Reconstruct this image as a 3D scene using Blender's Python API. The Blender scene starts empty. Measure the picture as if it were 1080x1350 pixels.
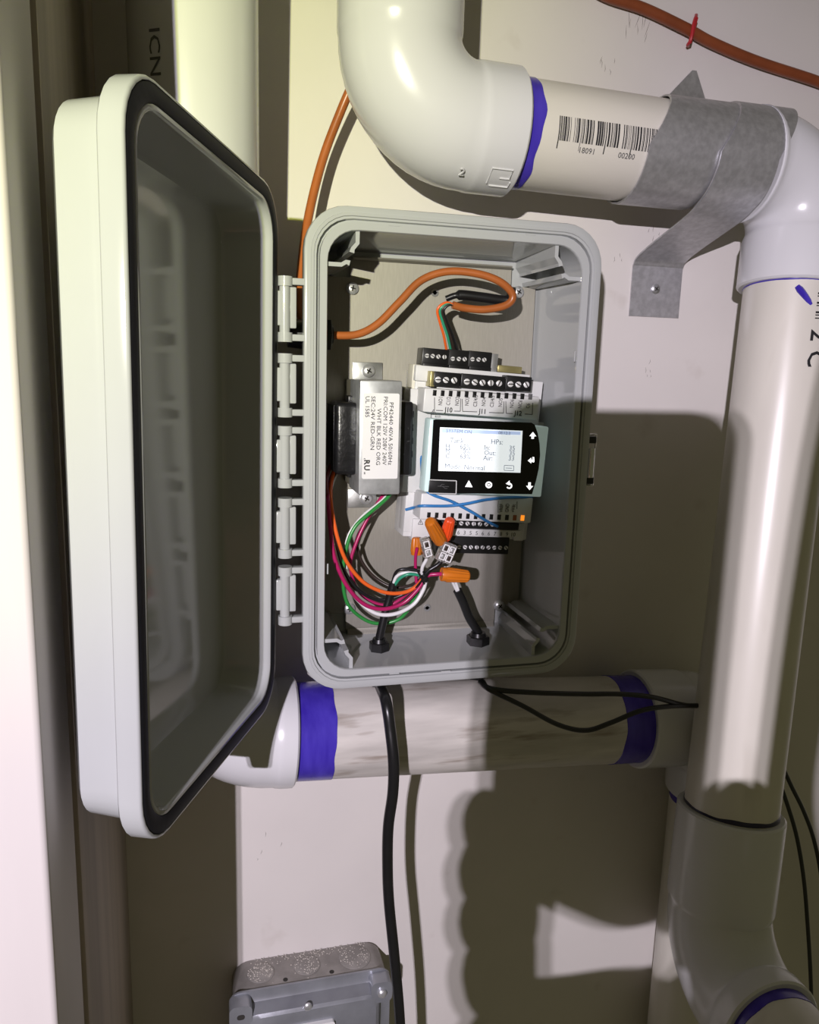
import bpy, bmesh, math, random
from mathutils import Vector, Matrix
random.seed(4)
S = bpy.context.scene
COL = S.collection
rad = math.radians

# ------------------------------------------------------------------ camera, world, lights, exposure
# world frame: X right along the wall, Y into the wall, Z up; the enclosure's rim has its lower left corner at (0,-0.09,0)
CAM = Vector((-0.054, -0.5214, 0.1876))
AXR = Vector((0.96714908, -0.25263523, 0.02825075))      # camera right
AXD = Vector((-0.01895288, -0.18248245, -0.98302642))    # camera down
AXF = Vector((0.25350237, 0.95019766, -0.1812759))       # camera forward
FPX = 1040.0
cd = bpy.data.cameras.new('camera')
cd.sensor_fit = 'HORIZONTAL'; cd.sensor_width = 36.0; cd.lens = 36.0 * FPX / 1080.0
cd.clip_start = 0.01; cd.clip_end = 50
cam = bpy.data.objects.new('camera', cd); COL.objects.link(cam)
m3 = Matrix((AXR, -AXD, -AXF)).transposed()
cam.matrix_world = Matrix.Translation(CAM) @ m3.to_4x4()
S.camera = cam

def P(px, py, Y):
    """point on the plane y = Y that the photograph shows at (px, py)"""
    d = AXR * ((px - 540) / FPX) + AXD * ((py - 675) / FPX) + AXF
    return CAM + d * ((Y - CAM.y) / d.y)

wd = bpy.data.worlds.new('dim_room'); S.world = wd; wd.use_nodes = True
bg = wd.node_tree.nodes['Background']
bg.inputs[0].default_value = (1.0, 0.93, 0.52, 1); bg.inputs[1].default_value = 0.085

LAMP = Vector((-0.362, -1.02, 0.300))                    # headlamp of the photographer
def spot(name, loc, target, power, color, cone, blend, size=0.003):
    l = bpy.data.lights.new(name, 'SPOT'); l.energy = power; l.color = color
    l.spot_size = rad(cone); l.spot_blend = blend; l.shadow_soft_size = size
    o = bpy.data.objects.new(name, l); COL.objects.link(o)
    o.location = loc
    o.rotation_euler = (Vector(target) - Vector(loc)).to_track_quat('-Z', 'Y').to_euler()
    return o
spot('headlamp_led', LAMP + Vector((-0.006, 0, 0)), (0.24, 0, -0.14), 26.0, (0.97, 0.89, 1.0), 80, 1.0)
spot('headlamp_led', LAMP + Vector((0.006, 0, 0)), (0.24, 0, -0.14), 26.0, (0.97, 0.89, 1.0), 80, 1.0)
spot('headlamp_warm_led', LAMP + Vector((0, 0, 0.004)), (-0.19, 0, 0.36), 25.0, (0.88, 1.0, 0.03), 46, 1.0)
S.view_settings.view_transform = 'Standard'; S.view_settings.look = 'None'
S.view_settings.exposure = 0.0; S.view_settings.gamma = 1.0
S.view_settings.use_curve_mapping = False

# ------------------------------------------------------------------ materials
def srgb(r, g, b):
    f = lambda c: c / 12.92 if c <= 0.04045 else ((c + 0.055) / 1.055) ** 2.4
    return (f(r / 255), f(g / 255), f(b / 255), 1)
MATS = {}
def mat(name, col, rough=0.5, metal=0.0, noise=0.0, nscale=40.0, dark=None, stretch=None, bump=0.0, bscale=200.0,
        emit=0.0, spec=0.5, speck=0.0, speckscale=90.0, speckcol=(0.12, 0.09, 0.06, 1), alpha=None, trans=0.0, coat=0.0, aniso=0.0):
    m = bpy.data.materials.new(name); m.use_nodes = True; MATS[name] = m
    nt = m.node_tree; N = nt.nodes; Lk = nt.links
    b = N['Principled BSDF']
    b.inputs['Roughness'].default_value = rough; b.inputs['Metallic'].default_value = metal
    b.inputs['Specular IOR Level'].default_value = spec
    b.inputs['Transmission Weight'].default_value = trans
    b.inputs['Coat Weight'].default_value = coat
    b.inputs['Base Color'].default_value = col
    if emit:
        b.inputs['Emission Color'].default_value = col; b.inputs['Emission Strength'].default_value = emit
    tc = N.new('ShaderNodeTexCoord'); mp = N.new('ShaderNodeMapping')
    if stretch: mp.inputs['Scale'].default_value = stretch
    Lk.new(tc.outputs['Object'], mp.inputs['Vector'])
    last = None
    if aniso:
        tg = N.new('ShaderNodeTangent'); tg.direction_type = 'RADIAL'; tg.axis = 'Z'
        b.inputs['Anisotropic'].default_value = aniso; Lk.new(tg.outputs[0], b.inputs['Tangent'])
    if noise:
        n = N.new('ShaderNodeTexNoise'); n.inputs['Scale'].default_value = nscale; n.inputs['Detail'].default_value = 6
        Lk.new(mp.outputs[0], n.inputs['Vector'])
        r = N.new('ShaderNodeValToRGB'); r.color_ramp.elements[0].position = 0.35; r.color_ramp.elements[1].position = 0.68
        Lk.new(n.outputs['Fac'], r.inputs[0])
        mx = N.new('ShaderNodeMix'); mx.data_type = 'RGBA'
        d = dark or tuple(c * (1 - noise) for c in col[:3]) + (1,)
        mx.inputs[6].default_value = d; mx.inputs[7].default_value = col
        Lk.new(r.outputs[0], mx.inputs[0]); last = mx.outputs[2]
    if speck:
        n2 = N.new('ShaderNodeTexNoise'); n2.inputs['Scale'].default_value = speckscale; n2.inputs['Detail'].default_value = 3
        Lk.new(mp.outputs[0], n2.inputs['Vector'])
        r2 = N.new('ShaderNodeValToRGB'); r2.color_ramp.elements[0].position = 0.70 - 0.16 * speck; r2.color_ramp.elements[1].position = 0.80 - 0.08 * speck
        r2.color_ramp.elements[1].color = (min(1, speck),) * 3 + (1,)
        Lk.new(n2.outputs['Fac'], r2.inputs[0])
        mx2 = N.new('ShaderNodeMix'); mx2.data_type = 'RGBA'
        mx2.inputs[6].default_value = col; mx2.inputs[7].default_value = speckcol
        if last: Lk.new(last, mx2.inputs[6])
        Lk.new(r2.outputs[0], mx2.inputs[0]); last = mx2.outputs[2]
    if last: Lk.new(last, b.inputs['Base Color'])
    if bump:
        n3 = N.new('ShaderNodeTexNoise'); n3.inputs['Scale'].default_value = bscale; n3.inputs['Detail'].default_value = 4
        Lk.new(mp.outputs[0], n3.inputs['Vector'])
        bp = N.new('ShaderNodeBump'); bp.inputs['Strength'].default_value = bump; bp.inputs['Distance'].default_value = 0.001
        Lk.new(n3.outputs['Fac'], bp.inputs['Height']); Lk.new(bp.outputs[0], b.inputs['Normal'])
    return m

mat('wall_paint', (0.70, 0.665, 0.635, 1), 0.55, noise=0.06, nscale=9, bump=0.08, bscale=160, speck=0.22, speckscale=38, speckcol=(0.42, 0.36, 0.31, 1), spec=0.3)
mat('post_paint', (0.66, 0.62, 0.60, 1), 0.5, noise=0.10, nscale=14, stretch=(1, 1, 0.15), bump=0.1, bscale=90, spec=0.35)
mat('wood_side', (0.50, 0.43, 0.36, 1), 0.6, noise=0.35, nscale=24, stretch=(1, 1.6, 0.08), bump=0.25, bscale=60)
mat('dark_gap', (0.03, 0.028, 0.024, 1), 0.9)
mat('pvc_fitting', (0.66, 0.66, 0.68, 1), 0.22, noise=0.03, nscale=20, bump=0.02, bscale=120, spec=0.5, speck=0.12, speckscale=55, speckcol=(0.45, 0.42, 0.38, 1))
mat('pvc_pipe', (0.70, 0.67, 0.60, 1), 0.35, noise=0.10, nscale=30, speck=0.45, speckscale=26, speckcol=(0.30, 0.25, 0.20, 1), stretch=(0.35, 1, 1))
mat('pvc_pipe_upright', (0.70, 0.67, 0.60, 1), 0.30, noise=0.10, nscale=30, speck=0.30, speckscale=30, speckcol=(0.30, 0.26, 0.21, 1), stretch=(1, 1, 0.25))
mat('pvc_dirty', (0.68, 0.645, 0.60, 1), 0.4, noise=0.30, nscale=42, speck=0.85, speckscale=70, speckcol=(0.26, 0.21, 0.17, 1), stretch=(0.30, 1.2, 2.2), bump=0.05, bscale=90)
mat('purple_primer', (0.034, 0.016, 0.32, 1), 0.25, noise=0.55, nscale=55, dark=(0.07, 0.045, 0.46, 1), stretch=(1.6, 1, 0.35), bump=0.06)
mat('primer_dark', (0.012, 0.010, 0.045, 1), 0.3)
mat('box_plastic', (0.42, 0.435, 0.435, 1), 0.09, noise=0.02, nscale=30, spec=0.5)
mat('gasket', (0.008, 0.008, 0.011, 1), 0.6, spec=0.25, noise=0.2, nscale=200)
mat('steel_plate', (0.33, 0.315, 0.275, 1), 0.58, metal=0.6, aniso=0.45, noise=0.10, nscale=60, stretch=(30, 30, 2.0), bump=0.03, bscale=90)
mat('zinc', (0.62, 0.63, 0.64, 1), 0.36, metal=0.85, noise=0.30, nscale=160, bump=0.04, bscale=300)
mat('galvanized', (0.58, 0.58, 0.60, 1), 0.46, metal=0.72, noise=0.22, nscale=260, speck=0.2, speckscale=170, speckcol=(0.75, 0.75, 0.78, 1), bump=0.06, bscale=260)
mat('transformer_steel', (0.66, 0.68, 0.70, 1), 0.40, metal=0.65, noise=0.28, nscale=130, bump=0.04, bscale=260)
mat('lamination', (0.30, 0.28, 0.22, 1), 0.5, metal=0.5, noise=0.4, nscale=120, stretch=(1, 10, 1))
mat('black_plastic', (0.010, 0.010, 0.011, 1), 0.35, noise=0.3, nscale=80, spec=0.45)
mat('coil_black', (0.010, 0.010, 0.012, 1), 0.30, noise=0.4, nscale=90, bump=0.25, bscale=320, spec=0.5, speck=0.25, speckscale=420, speckcol=(0.25, 0.25, 0.26, 1))
mat('cord_black', (0.010, 0.010, 0.011, 1), 0.32, noise=0.2, nscale=60)
mat('cord_orange', (0.42, 0.120, 0.028, 1), 0.33, noise=0.18, nscale=50)
mat('cord_brown', (0.24, 0.060, 0.020, 1), 0.4, noise=0.2, nscale=50)
mat('staple_red', (0.45, 0.02, 0.03, 1), 0.35, noise=0.1)
mat('white_label', (0.80, 0.80, 0.80, 1), 0.45, noise=0.03)
mat('ink', (0.015, 0.015, 0.018, 1), 0.5, noise=0.1)
mat('ink_grey', (0.10, 0.10, 0.10, 1), 0.5, noise=0.1)
mat('controller_grey', (0.64, 0.645, 0.64, 1), 0.42, noise=0.03, nscale=60)
mat('cream_plastic', (0.66, 0.64, 0.54, 1), 0.45, noise=0.04)
mat('glass_black', (0.004, 0.004, 0.005, 1), 0.12, noise=0.1, spec=0.5)
mat('lit_bezel', (0.66, 0.84, 0.83, 1), 0.3, noise=0.05, nscale=80, emit=0.16)
mat('lcd', (0.80, 0.85, 0.87, 1), 0.3, noise=0.03, emit=0.85)
mat('lcd_bar', (0.42, 0.52, 0.75, 1), 0.3, emit=0.85, noise=0.05)
mat('lcd_text', (0.20, 0.23, 0.28, 1), 0.4, emit=0.45, noise=0.05)
mat('key_light', (1, 1, 1, 1), 0.3, emit=1.2, noise=0.01)
mat('led_amber', (1.0, 0.28, 0.02, 1), 0.3, emit=1.0, noise=0.05)
mat('led_dim', (0.30, 0.08, 0.02, 1), 0.3, noise=0.05)
mat('screw_steel', (0.74, 0.75, 0.77, 1), 0.32, metal=0.7, noise=0.2, nscale=300)
mat('terminal_metal', (0.80, 0.80, 0.80, 1), 0.35, metal=0.25, noise=0.12, nscale=300)
mat('chrome', (0.75, 0.75, 0.76, 1), 0.15, metal=1.0, noise=0.1)
mat('wire_green', (0.03, 0.26, 0.05, 1), 0.3, noise=0.1)
mat('wire_orange', (0.80, 0.13, 0.02, 1), 0.3, noise=0.1)
mat('wire_magenta', (0.42, 0.012, 0.11, 1), 0.3, noise=0.1)
mat('wire_red', (0.16, 0.008, 0.014, 1), 0.3, noise=0.1)
mat('wire_white', (0.75, 0.75, 0.75, 1), 0.3, noise=0.05)
mat('wire_brown', (0.035, 0.022, 0.018, 1), 0.35, noise=0.2)
mat('wire_teal', (0.03, 0.30, 0.17, 1), 0.3, noise=0.1)
mat('wire_blue', (0.035, 0.20, 0.50, 1), 0.35, noise=0.15)
mat('nut_orange', (0.62, 0.17, 0.010, 1), 0.35, noise=0.12)
mat('nut_red', (0.85, 0.085, 0.015, 1), 0.35, noise=0.1)
mat('clear_plastic', (0.92, 0.90, 0.86, 1), 0.08, trans=0.85, noise=0.02)
mat('ebox_steel', (0.34, 0.355, 0.39, 1), 0.30, metal=0.45, noise=0.25, nscale=40, bump=0.08, bscale=120)
mat('ebox_dusty', (0.36, 0.34, 0.32, 1), 0.6, metal=0.25, noise=0.3, nscale=70, bump=0.1, bscale=300)
mat('dust', (0.62, 0.58, 0.52, 1), 0.9, noise=0.3, nscale=400)
mat('brass', (0.50, 0.44, 0.20, 1), 0.35, metal=0.8, noise=0.2)
mat('scuff', (0.22, 0.19, 0.17, 1), 0.7, noise=0.3, nscale=300)
mat('skin', (0.55, 0.33, 0.24, 1), 0.5, noise=0.12, nscale=20)
mat('sleeve', (0.05, 0.06, 0.08, 1), 0.8, noise=0.3, nscale=90)

# ------------------------------------------------------------------ mesh helpers
class MB:
    def __init__(s): s.bm = bmesh.new()
    def _add(s, tmp, M=None):
        me = bpy.data.meshes.new('t'); tmp.to_mesh(me); tmp.free()
        if M is not None: me.transform(M)
        s.bm.from_mesh(me); bpy.data.meshes.remove(me)
    def box(s, c, size, R=None, bevel=0.0, seg=2):
        t = bmesh.new(); bmesh.ops.create_cube(t, size=1)
        bmesh.ops.scale(t, vec=Vector(size), verts=t.verts)
        if bevel > 0: bmesh.ops.bevel(t, geom=list(t.edges), offset=bevel, segments=seg, profile=0.5, affect='EDGES')
        M = Matrix.Translation(Vector(c)) @ (R.to_4x4() if R else Matrix())
        s._add(t, M); return s
    def sweep(s, pts, radii, n=14, caps=True, squash=None):
        pts = [Vector(p) for p in pts]
        if not hasattr(radii, '__len__'): radii = [radii] * len(pts)
        bm = s.bm; tans = []
        for i in range(len(pts)):
            a = pts[max(i - 1, 0)]; b = pts[min(i + 1, len(pts) - 1)]
            t = (b - a)
            tans.append(t.normalized() if t.length > 1e-12 else (tans[-1] if tans else Vector((0, 0, 1))))
        t0 = tans[0]; up = Vector((0, 0, 1)) if abs(t0.z) < 0.9 else Vector((1, 0, 0))
        u = t0.cross(up).normalized(); rings = []
        for i, p in enumerate(pts):
            t = tans[i]; u = (u - t * u.dot(t)).normalized(); v = t.cross(u)
            k = squash or 1.0
            rings.append([bm.verts.new(p + (u * math.cos(2 * math.pi * j / n) + v * (k * math.sin(2 * math.pi * j / n))) * radii[i]) for j in range(n)])
        for a, b in zip(rings, rings[1:]):
            for j in range(n): bm.faces.new((a[j], a[(j + 1) % n], b[(j + 1) % n], b[j]))
        if caps:
            bm.faces.new(rings[0][::-1]); bm.faces.new(rings[-1])
        return s
    def cyl(s, a, b, r, r2=None, n=20):
        return s.sweep([a, b], [r, r if r2 is None else r2], n)
    def prism(s, poly, o, u, v, w, d0, d1):
        """poly in (u,v) coordinates about o, extruded from d0 to d1 along w"""
        o, u, v, w = map(Vector, (o, u, v, w)); bm = s.bm
        A = [bm.verts.new(o + u * a + v * b + w * d0) for a, b in poly]
        B = [bm.verts.new(o + u * a + v * b + w * d1) for a, b in poly]
        n = len(poly)
        for i in range(n): bm.faces.new((A[i], A[(i + 1) % n], B[(i + 1) % n], B[i]))
        bm.faces.new(A[::-1]); bm.faces.new(B)
        return s
    def loops(s, rows, cap0=True, cap1=True):
        R = [[s.bm.verts.new(p) for p in r] for r in rows]; n = len(R[0])
        for a, b in zip(R, R[1:]):
            for j in range(n): s.bm.faces.new((a[j], a[(j + 1) % n], b[(j + 1) % n], b[j]))
        if cap0: s.bm.faces.new(R[0][::-1])
        if cap1: s.bm.faces.new(R[-1])
        return s
    def ico(s, c, r, sub=1):
        bmesh.ops.create_icosphere(s.bm, subdivisions=sub, radius=r, matrix=Matrix.Translation(Vector(c))); return s

LOC = {}
def obj(name, mb, material, parent=None, angle=35, loc=None):
    bm = mb.bm
    bmesh.ops.recalc_face_normals(bm, faces=bm.faces)
    me = bpy.data.meshes.new(name); bm.to_mesh(me); bm.free()
    o = bpy.data.objects.new(name, me); COL.objects.link(o)
    base = LOC.get(parent, Vector()) if parent else Vector(loc or (0, 0, 0))
    me.transform(Matrix.Translation(-base))
    if parent: o.parent = parent
    else: o.location = base
    LOC[o] = base
    me.materials.append(MATS[material])
    for p in me.polygons: p.use_smooth = True
    me.set_sharp_from_angle(angle=rad(angle))
    return o
def tag(o, label, cat, group=None):
    o['label'] = label; o['category'] = cat
    if group: o['group'] = group
    return o
def thing(name, label, cat, loc, group=None):
    o = bpy.data.objects.new(name, None); COL.objects.link(o); o.location = Vector(loc)
    o.empty_display_size = 0.02; LOC[o] = Vector(loc)
    return tag(o, label, cat, group)
def struct(name, mb, material):
    o = obj(name, mb, material); o['kind'] = 'structure'; return o
def spline(pts, k=8):
    p = [Vector(q) for q in pts]; out = []
    p = [p[0] * 2 - p[1]] + p + [p[-1] * 2 - p[-2]]
    for i in range(1, len(p) - 2):
        a, b, c, d = p[i - 1:i + 3]
        for j in range(k):
            t = j / k
            out.append(0.5 * ((2 * b) + (c - a) * t + (2 * a - 5 * b + 4 * c - d) * t * t + (3 * b - a - 3 * c + d) * t ** 3))
    out.append(p[-2]); return out
def pl(*pts):                      # (px, py, Y) triples to points
    return [P(*q) for q in pts]
def wire(name, pts, r, material, parent=None, n=10, k=8):
    return obj(name, MB().sweep(spline(pts, k), r, n), material, parent, angle=60)
def rrect(u0, v0, u1, v1, r, n=6):
    out = []
    for cx, cy, a0 in ((u1 - r, v0 + r, -90), (u1 - r, v1 - r, 0), (u0 + r, v1 - r, 90), (u0 + r, v0 + r, 180)):
        for i in range(n + 1):
            a = rad(a0 + 90 * i / n); out.append((cx + r * math.cos(a), cy + r * math.sin(a)))
    return out
def text(name, s, size, o, right, up, material, parent, align='LEFT', lift=0.00012, wrap=None, sx=1.0, bold=0.0, extrude=0.00005):
    c = bpy.data.curves.new(name, 'FONT'); c.body = s; c.size = size; c.extrude = extrude; c.resolution_u = 2
    c.align_x = align; c.align_y = 'CENTER'; c.offset = bold * size
    t = bpy.data.objects.new('t', c); me = bpy.data.meshes.new_from_object(t)
    bpy.data.objects.remove(t); bpy.data.curves.remove(c)
    o, right, up = Vector(o), Vector(right).normalized(), Vector(up).normalized(); nrm = right.cross(up)
    base = LOC.get(parent, Vector())
    for v in me.vertices:
        x, y, z = v.co
        v.co = (wrap(x * sx, y, z) if wrap else o + right * (x * sx) + up * y + nrm * (lift + z)) - base
    ob = bpy.data.objects.new(name, me); COL.objects.link(ob); ob.parent = parent
    me.name = name; me.materials.append(MATS[material]); LOC[ob] = base
    return ob
X, Y, Z = Vector((1, 0, 0)), Vector((0, 1, 0)), Vector((0, 0, 1))
WY = -0.010                        # face of the back wall
DPLATE = -0.034                    # face of the mounting plate
DFLOOR = -0.0300

# ------------------------------------------------------------------ setting
struct('wall_back', MB().box((0.45, WY + 0.05, 0), (1.3, 0.1, 2.6)), 'wall_paint')
struct('wall_left', MB().box((-0.353, -0.0975, 0), (0.490, 0.175, 2.6), bevel=0.002), 'wood_side')
def post_face():
    b = MB(); b.box((-0.3595, -0.217, 0), (0.500, 0.056, 2.6), bevel=0.0025, seg=3); return b
o = struct('trim_1', post_face(), 'post_paint')
o = struct('gap_shade', MB().box((-0.36, -0.187, 0), (0.488, 0.004, 2.6)), 'dark_gap')  # near-black slab stands in for shade in the gap behind the post
mw = MATS['wall_paint']; nt = mw.node_tree          # a patch of old scratches on the painted wall
def scratches():
    b = MB()
    for cx, cy, n, sp, le in ((838, 48, 9, 14, 26), (800, 90, 5, 10, 14), (862, 312, 4, 8, 10), (815, 345, 4, 8, 8), (350, 1120, 4, 20, 8), (545, 130, 0, 5, 5), (848, 488, 5, 10, 8), (383, 1290, 6, 14, 5)):
        for i in range(n):
            x = cx + random.uniform(-sp, sp); y = cy + random.uniform(-sp, sp); a = random.uniform(-0.1, 0.4); l = le * random.uniform(0.4, 1)
            p = P(x, y, WY - 0.00005); q = P(x + l * math.sin(a), y - l * math.cos(a), WY - 0.00005)
            m = (p + q) / 2 + Vector((random.uniform(-1, 1), 0, random.uniform(-1, 1))) * 0.0006
            b.sweep([p, m, q], [0.00004, 0.00016, 0.00004], 5)
    return b
o = obj('scuff_marks', scratches(), 'scuff', bpy.data.objects['wall_back']); o['kind'] = 'stuff'

# ------------------------------------------------------------------ enclosure
BW, BH = 0.1723, 0.270
def tray_rows(prof, o, u, v, w, W, H, n=7):
    o, u, v, w = map(Vector, (o, u, v, w)); rows = []
    for ins, r, d in prof:
        rows.append([o + u * a + v * b + w * d for a, b in rrect(ins, ins, W - ins, H - ins, max(r, 0.001), n)])
    return rows
enc = thing('junction_enclosure', 'open grey plastic junction box with hinged lid mounted on the wall', 'enclosure', (BW / 2, WY, BH / 2))
FD = DFLOOR + 0.09                  # floor depth behind the rim
prof = [(0.016, 0.016, 0.066), (0.0095, 0.018, 0.0655), (0.0085, 0.018, 0.063), (0.0062, 0.020, 0.0095), (0.0008, 0.0225, 0.009), (0, 0.023, 0.008), (0, 0.023, 0.0012), (0.0003, 0.0228, 0.0004), (0.0012, 0.0222, 0),
        (0.0034, 0.021, 0), (0.0036, 0.021, -0.0008), (0.0050, 0.020, -0.0008), (0.0053, 0.0198, 0.0), (0.0064, 0.0192, 0.0), (0.0066, 0.019, 0.0035), (0.0080, 0.018, 0.0035), (0.0082, 0.018, -0.0010), (0.0120, 0.0165, -0.0010), (0.0124, 0.0162, -0.0004),
        (0.0124, 0.0162, 0.001), (0.0142, 0.014, FD - 0.002), (0.0150, 0.013, FD - 0.0004), (0.017, 0.012, FD)]
obj('box_body', MB().loops(tray_rows(prof, (0, -0.09, 0), X, Z, Y, BW, BH)), 'box_plastic', enc, angle=40)
# mould marks on the rim
mk = MB()
for (x, y) in ((520, 297), (608, 303), (700, 309), (432, 750), (758, 470), (520, 888), (588, 885)):
    p = P(x, y, -0.0912)
    mk.box(p, (0.006 if abs(x - 432) > 5 and x < 750 else 0.0008, 0.0002, 0.0008 if abs(x - 432) > 5 and x < 750 else 0.006))
obj('mould_mark', mk, 'box_plastic', enc)['kind'] = 'stuff'
# mounting foot behind the top edge
for xx, zz in ((0.030, 0.2655), (0.145, 0.2655), (0.03, 0.0045), (0.145, 0.0045)):
    b = MB(); b.prism(rrect(-0.012, -0.011, 0.012, 0.011, 0.008), (xx, WY, zz), X, Z, Y, -0.0005, -0.006)
    obj('mounting_foot', b, 'box_plastic', enc)
# corner ribs
def rib(cx, cz, sx, sz, vertical):
    """hooked rib that grows from the top/bottom wall (vertical) or the side wall"""
    if vertical: path = [(0.0285, 0.0118), (0.0285, 0.0185), (0.0260, 0.0215), (0.0255, 0.0235)]
    else: path = [(0.0118, 0.0300), (0.0200, 0.0300), (0.0225, 0.0285), (0.0245, 0.0290)]
    t = 0.0011; L = []; Rr = []
    for i, p in enumerate(path):
        a = path[max(i - 1, 0)]; c = path[min(i + 1, len(path) - 1)]
        d = Vector((c[0] - a[0], c[1] - a[1])).normalized(); nn = Vector((-d.y, d.x)) * (t * (1.25 if i == len(path) - 1 else 1))
        L.append((p[0] + nn.x, p[1] + nn.y)); Rr.append((p[0] - nn.x, p[1] - nn.y))
    poly = L + Rr[::-1]
    poly = [(cx + sx * a, cz + sz * b2) for a, b2 in poly]
    return MB().prism(poly, (0, -0.09, 0), X, Z, Y, 0.0012, FD - 0.0005)
for cx, sx in ((0, 1), (BW, -1)):
    for cz, sz in ((0, 1), (BH, -1)):
        obj('corner_rib', rib(cx, cz, sx, sz, True), 'box_plastic', enc)
        obj('corner_rib', rib(cx, cz, sx, sz, False), 'box_plastic', enc)
# mounting plate with notched corners and bent lips
px0, px1, pz0, pz1 = 0.0180, 0.1555, 0.0165, 0.2515
nx, nz = 0.017, 0.012
poly = [(px0 + nx, pz0), (px1 - nx, pz0), (px1 - nx, pz0 + nz), (px1, pz0 + nz), (px1, pz1 - nz), (px1 - nx, pz1 - nz), (px1 - nx, pz1), (px0 + nx, pz1), (px0 + nx, pz1 - nz), (px0, pz1 - nz), (px0, pz0 + nz), (px0 + nx, pz0 + nz)]
plate = obj('mounting_plate', MB().prism(poly, (0, 0, 0), X, Z, Y, DPLATE, DPLATE + 0.0015), 'steel_plate', enc)
def lip(z, sgn):
    q = [(0, 0), (0.0070, 0.0026), (0.0066, 0.0037), (-0.0004, 0.0011)] if sgn < 0 else [(0, 0), (0.0012, 0.0035), (0.0002, 0.0040), (-0.0008, 0.0012)]     # (out along z, towards camera)
    return MB().prism([(a * sgn, b) for a, b in q], (px0 + nx + 0.001, DPLATE, z), Z, -Y, X, 0, px1 - px0 - 2 * nx - 0.002)
obj('plate_lip', lip(pz0 + 0.0010, -1), 'steel_plate', plate)
obj('plate_lip', lip(pz1 - 0.0010, 1), 'steel_plate', plate)
def screw_mb(p, r, head=0.0025, n=20, cross=True):
    b = MB(); p = Vector(p)
    b.sweep([p, p - Y * head * 0.55, p - Y * head * 0.85, p - Y * head], [r, r * 0.98, r * 0.75, r * 0.35], n)
    return b
def cross_mb(p, r, a=0.3, w=0.18):
    b = MB(); R = Matrix.Rotation(a, 3, 'Y')
    b.box(p, (r * 1.3, 0.0008, r * w * 1.6), R); b.box(p, (r * w * 1.6, 0.0008, r * 1.3), R); return b
def screw(name, p, r, head, parent, mt='screw_steel', a=0.3):
    s = obj(name, screw_mb(p, r, head), mt, parent)
    return s
for x, y, a in ((465, 380, 0.2), (684, 385, 0.5), (461, 803, 0.1), (659, 799, 0.7)):
    p = P(x, y, DPLATE - 0.002)
    p.y = DPLATE
    s = obj('plate_screw', screw_mb(p, 0.0038, 0.0030), 'screw_steel', plate)
    obj('cross_recess', cross_mb(p - Y * 0.0029, 0.0026, a), 'dark_gap', s)
for x, y in ((573, 386), (563, 801)):
    p = P(x, y, DPLATE)
    b = MB(); b.sweep([p + Y * 0.0005, p - Y * 0.0008, p - Y * 0.0008, p - Y * 0.0001], [0.0024, 0.0024, 0.0012, 0.0011], 18)
    obj('plate_grommet', b, 'zinc', plate)
# hinges on the left edge
def hinge(zc):
    h = 0.0165
    b = MB(); b.cyl((-0.0100, -0.0880, zc - h + 0.003), (-0.0100, -0.0880, zc + h - 0.003), 0.0028, n=16)
    o = obj('hinge', b, 'box_plastic', enc)
    for s in (-1, 1):
        b = MB(); b.box((-0.0040, -0.0862, zc + s * (h - 0.0020)), (0.0140, 0.0060, 0.0036), bevel=0.0006)
        b.cyl((-0.0098, -0.0880, zc + s * (h - 0.0046)), (-0.0098, -0.0880, zc + s * (h + 0.0004)), 0.0040, n=18)
        obj('hinge_arm', b, 'box_plastic', o)
    b = MB(); b.box((-0.0058, -0.0868, zc + 0.001), (0.0042, 0.0034, 0.0215), bevel=0.0008)
    obj('hinge_tab', b, 'box_plastic', o)
for zc in (0.2155, 0.1757, 0.1371, 0.0974, 0.0583): hinge(zc)
# latch on the right edge
lp = P(788, 606, -0.082); lx = BW + 0.0012
b = MB()
for s in (-1, 1): b.box((lx + 0.0022, -0.0835, lp.z + s * 0.0125), (0.0060, 0.0055, 0.0042), bevel=0.0005)
b.box((lx + 0.0005, -0.0815, lp.z), (0.0020, 0.004, 0.027), bevel=0.0004)
latch = obj('latch', b, 'black_plastic', enc)
obj('latch_roller', MB().cyl((lx + 0.0026, -0.0845, lp.z - 0.0105), (lx + 0.0026, -0.0845, lp.z + 0.0075), 0.0030, n=16), 'chrome', latch)
b = MB(); b.sweep(spline([(lx + 0.001, -0.0835, lp.z + 0.0155), (lx + 0.0055, -0.0835, lp.z + 0.0155), (lx + 0.0060, -0.0835, lp.z + 0.013), (lx + 0.0060, -0.0835, lp.z - 0.013), (lx + 0.0055, -0.0835, lp.z - 0.0155), (lx + 0.001, -0.0835, lp.z - 0.0155)], 4), 0.0005, 8)
obj('latch_wire', b, 'chrome', latch)
# lid : a deep tray swung open past a right angle, sagging slightly
LA = rad(22.2)
lu = Vector((-math.sin(LA), -math.cos(LA), 0.045)).normalized(); lw = Vector((-math.cos(LA), math.sin(LA), 0)); lv = Vector((0.009, 0.000, 1)).normalized()
lo = Vector((-0.0155, -0.0885, -0.004)); LW, LH = 0.166, 0.278
LD = 0.0295
lprof = [(0.016, 0.012, LD + 0.0004), (0.0092, 0.015, LD), (0.0068, 0.017, LD - 0.002), (0.0052, 0.0195, 0.0104), (0.0008, 0.0222, 0.0094), (0, 0.023, 0.0086), (0, 0.023, 0.0010), (0.0004, 0.0227, 0.0003), (0.0010, 0.0222, 0),
         (0.0014, 0.0221, 0.0), (0.0016, 0.0219, 0.0032), (0.0076, 0.0185, 0.0032), (0.0077, 0.0183, 0.0004), (0.0080, 0.018, 0.0002), (0.0094, 0.017, 0.0002), (0.0098, 0.0168, 0.0006), (0.0104, 0.0165, 0.002), (0.0122, 0.0150, LD - 0.0055), (0.0135, 0.0140, LD - 0.0035), (0.0160, 0.0125, LD - 0.003)]
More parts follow.
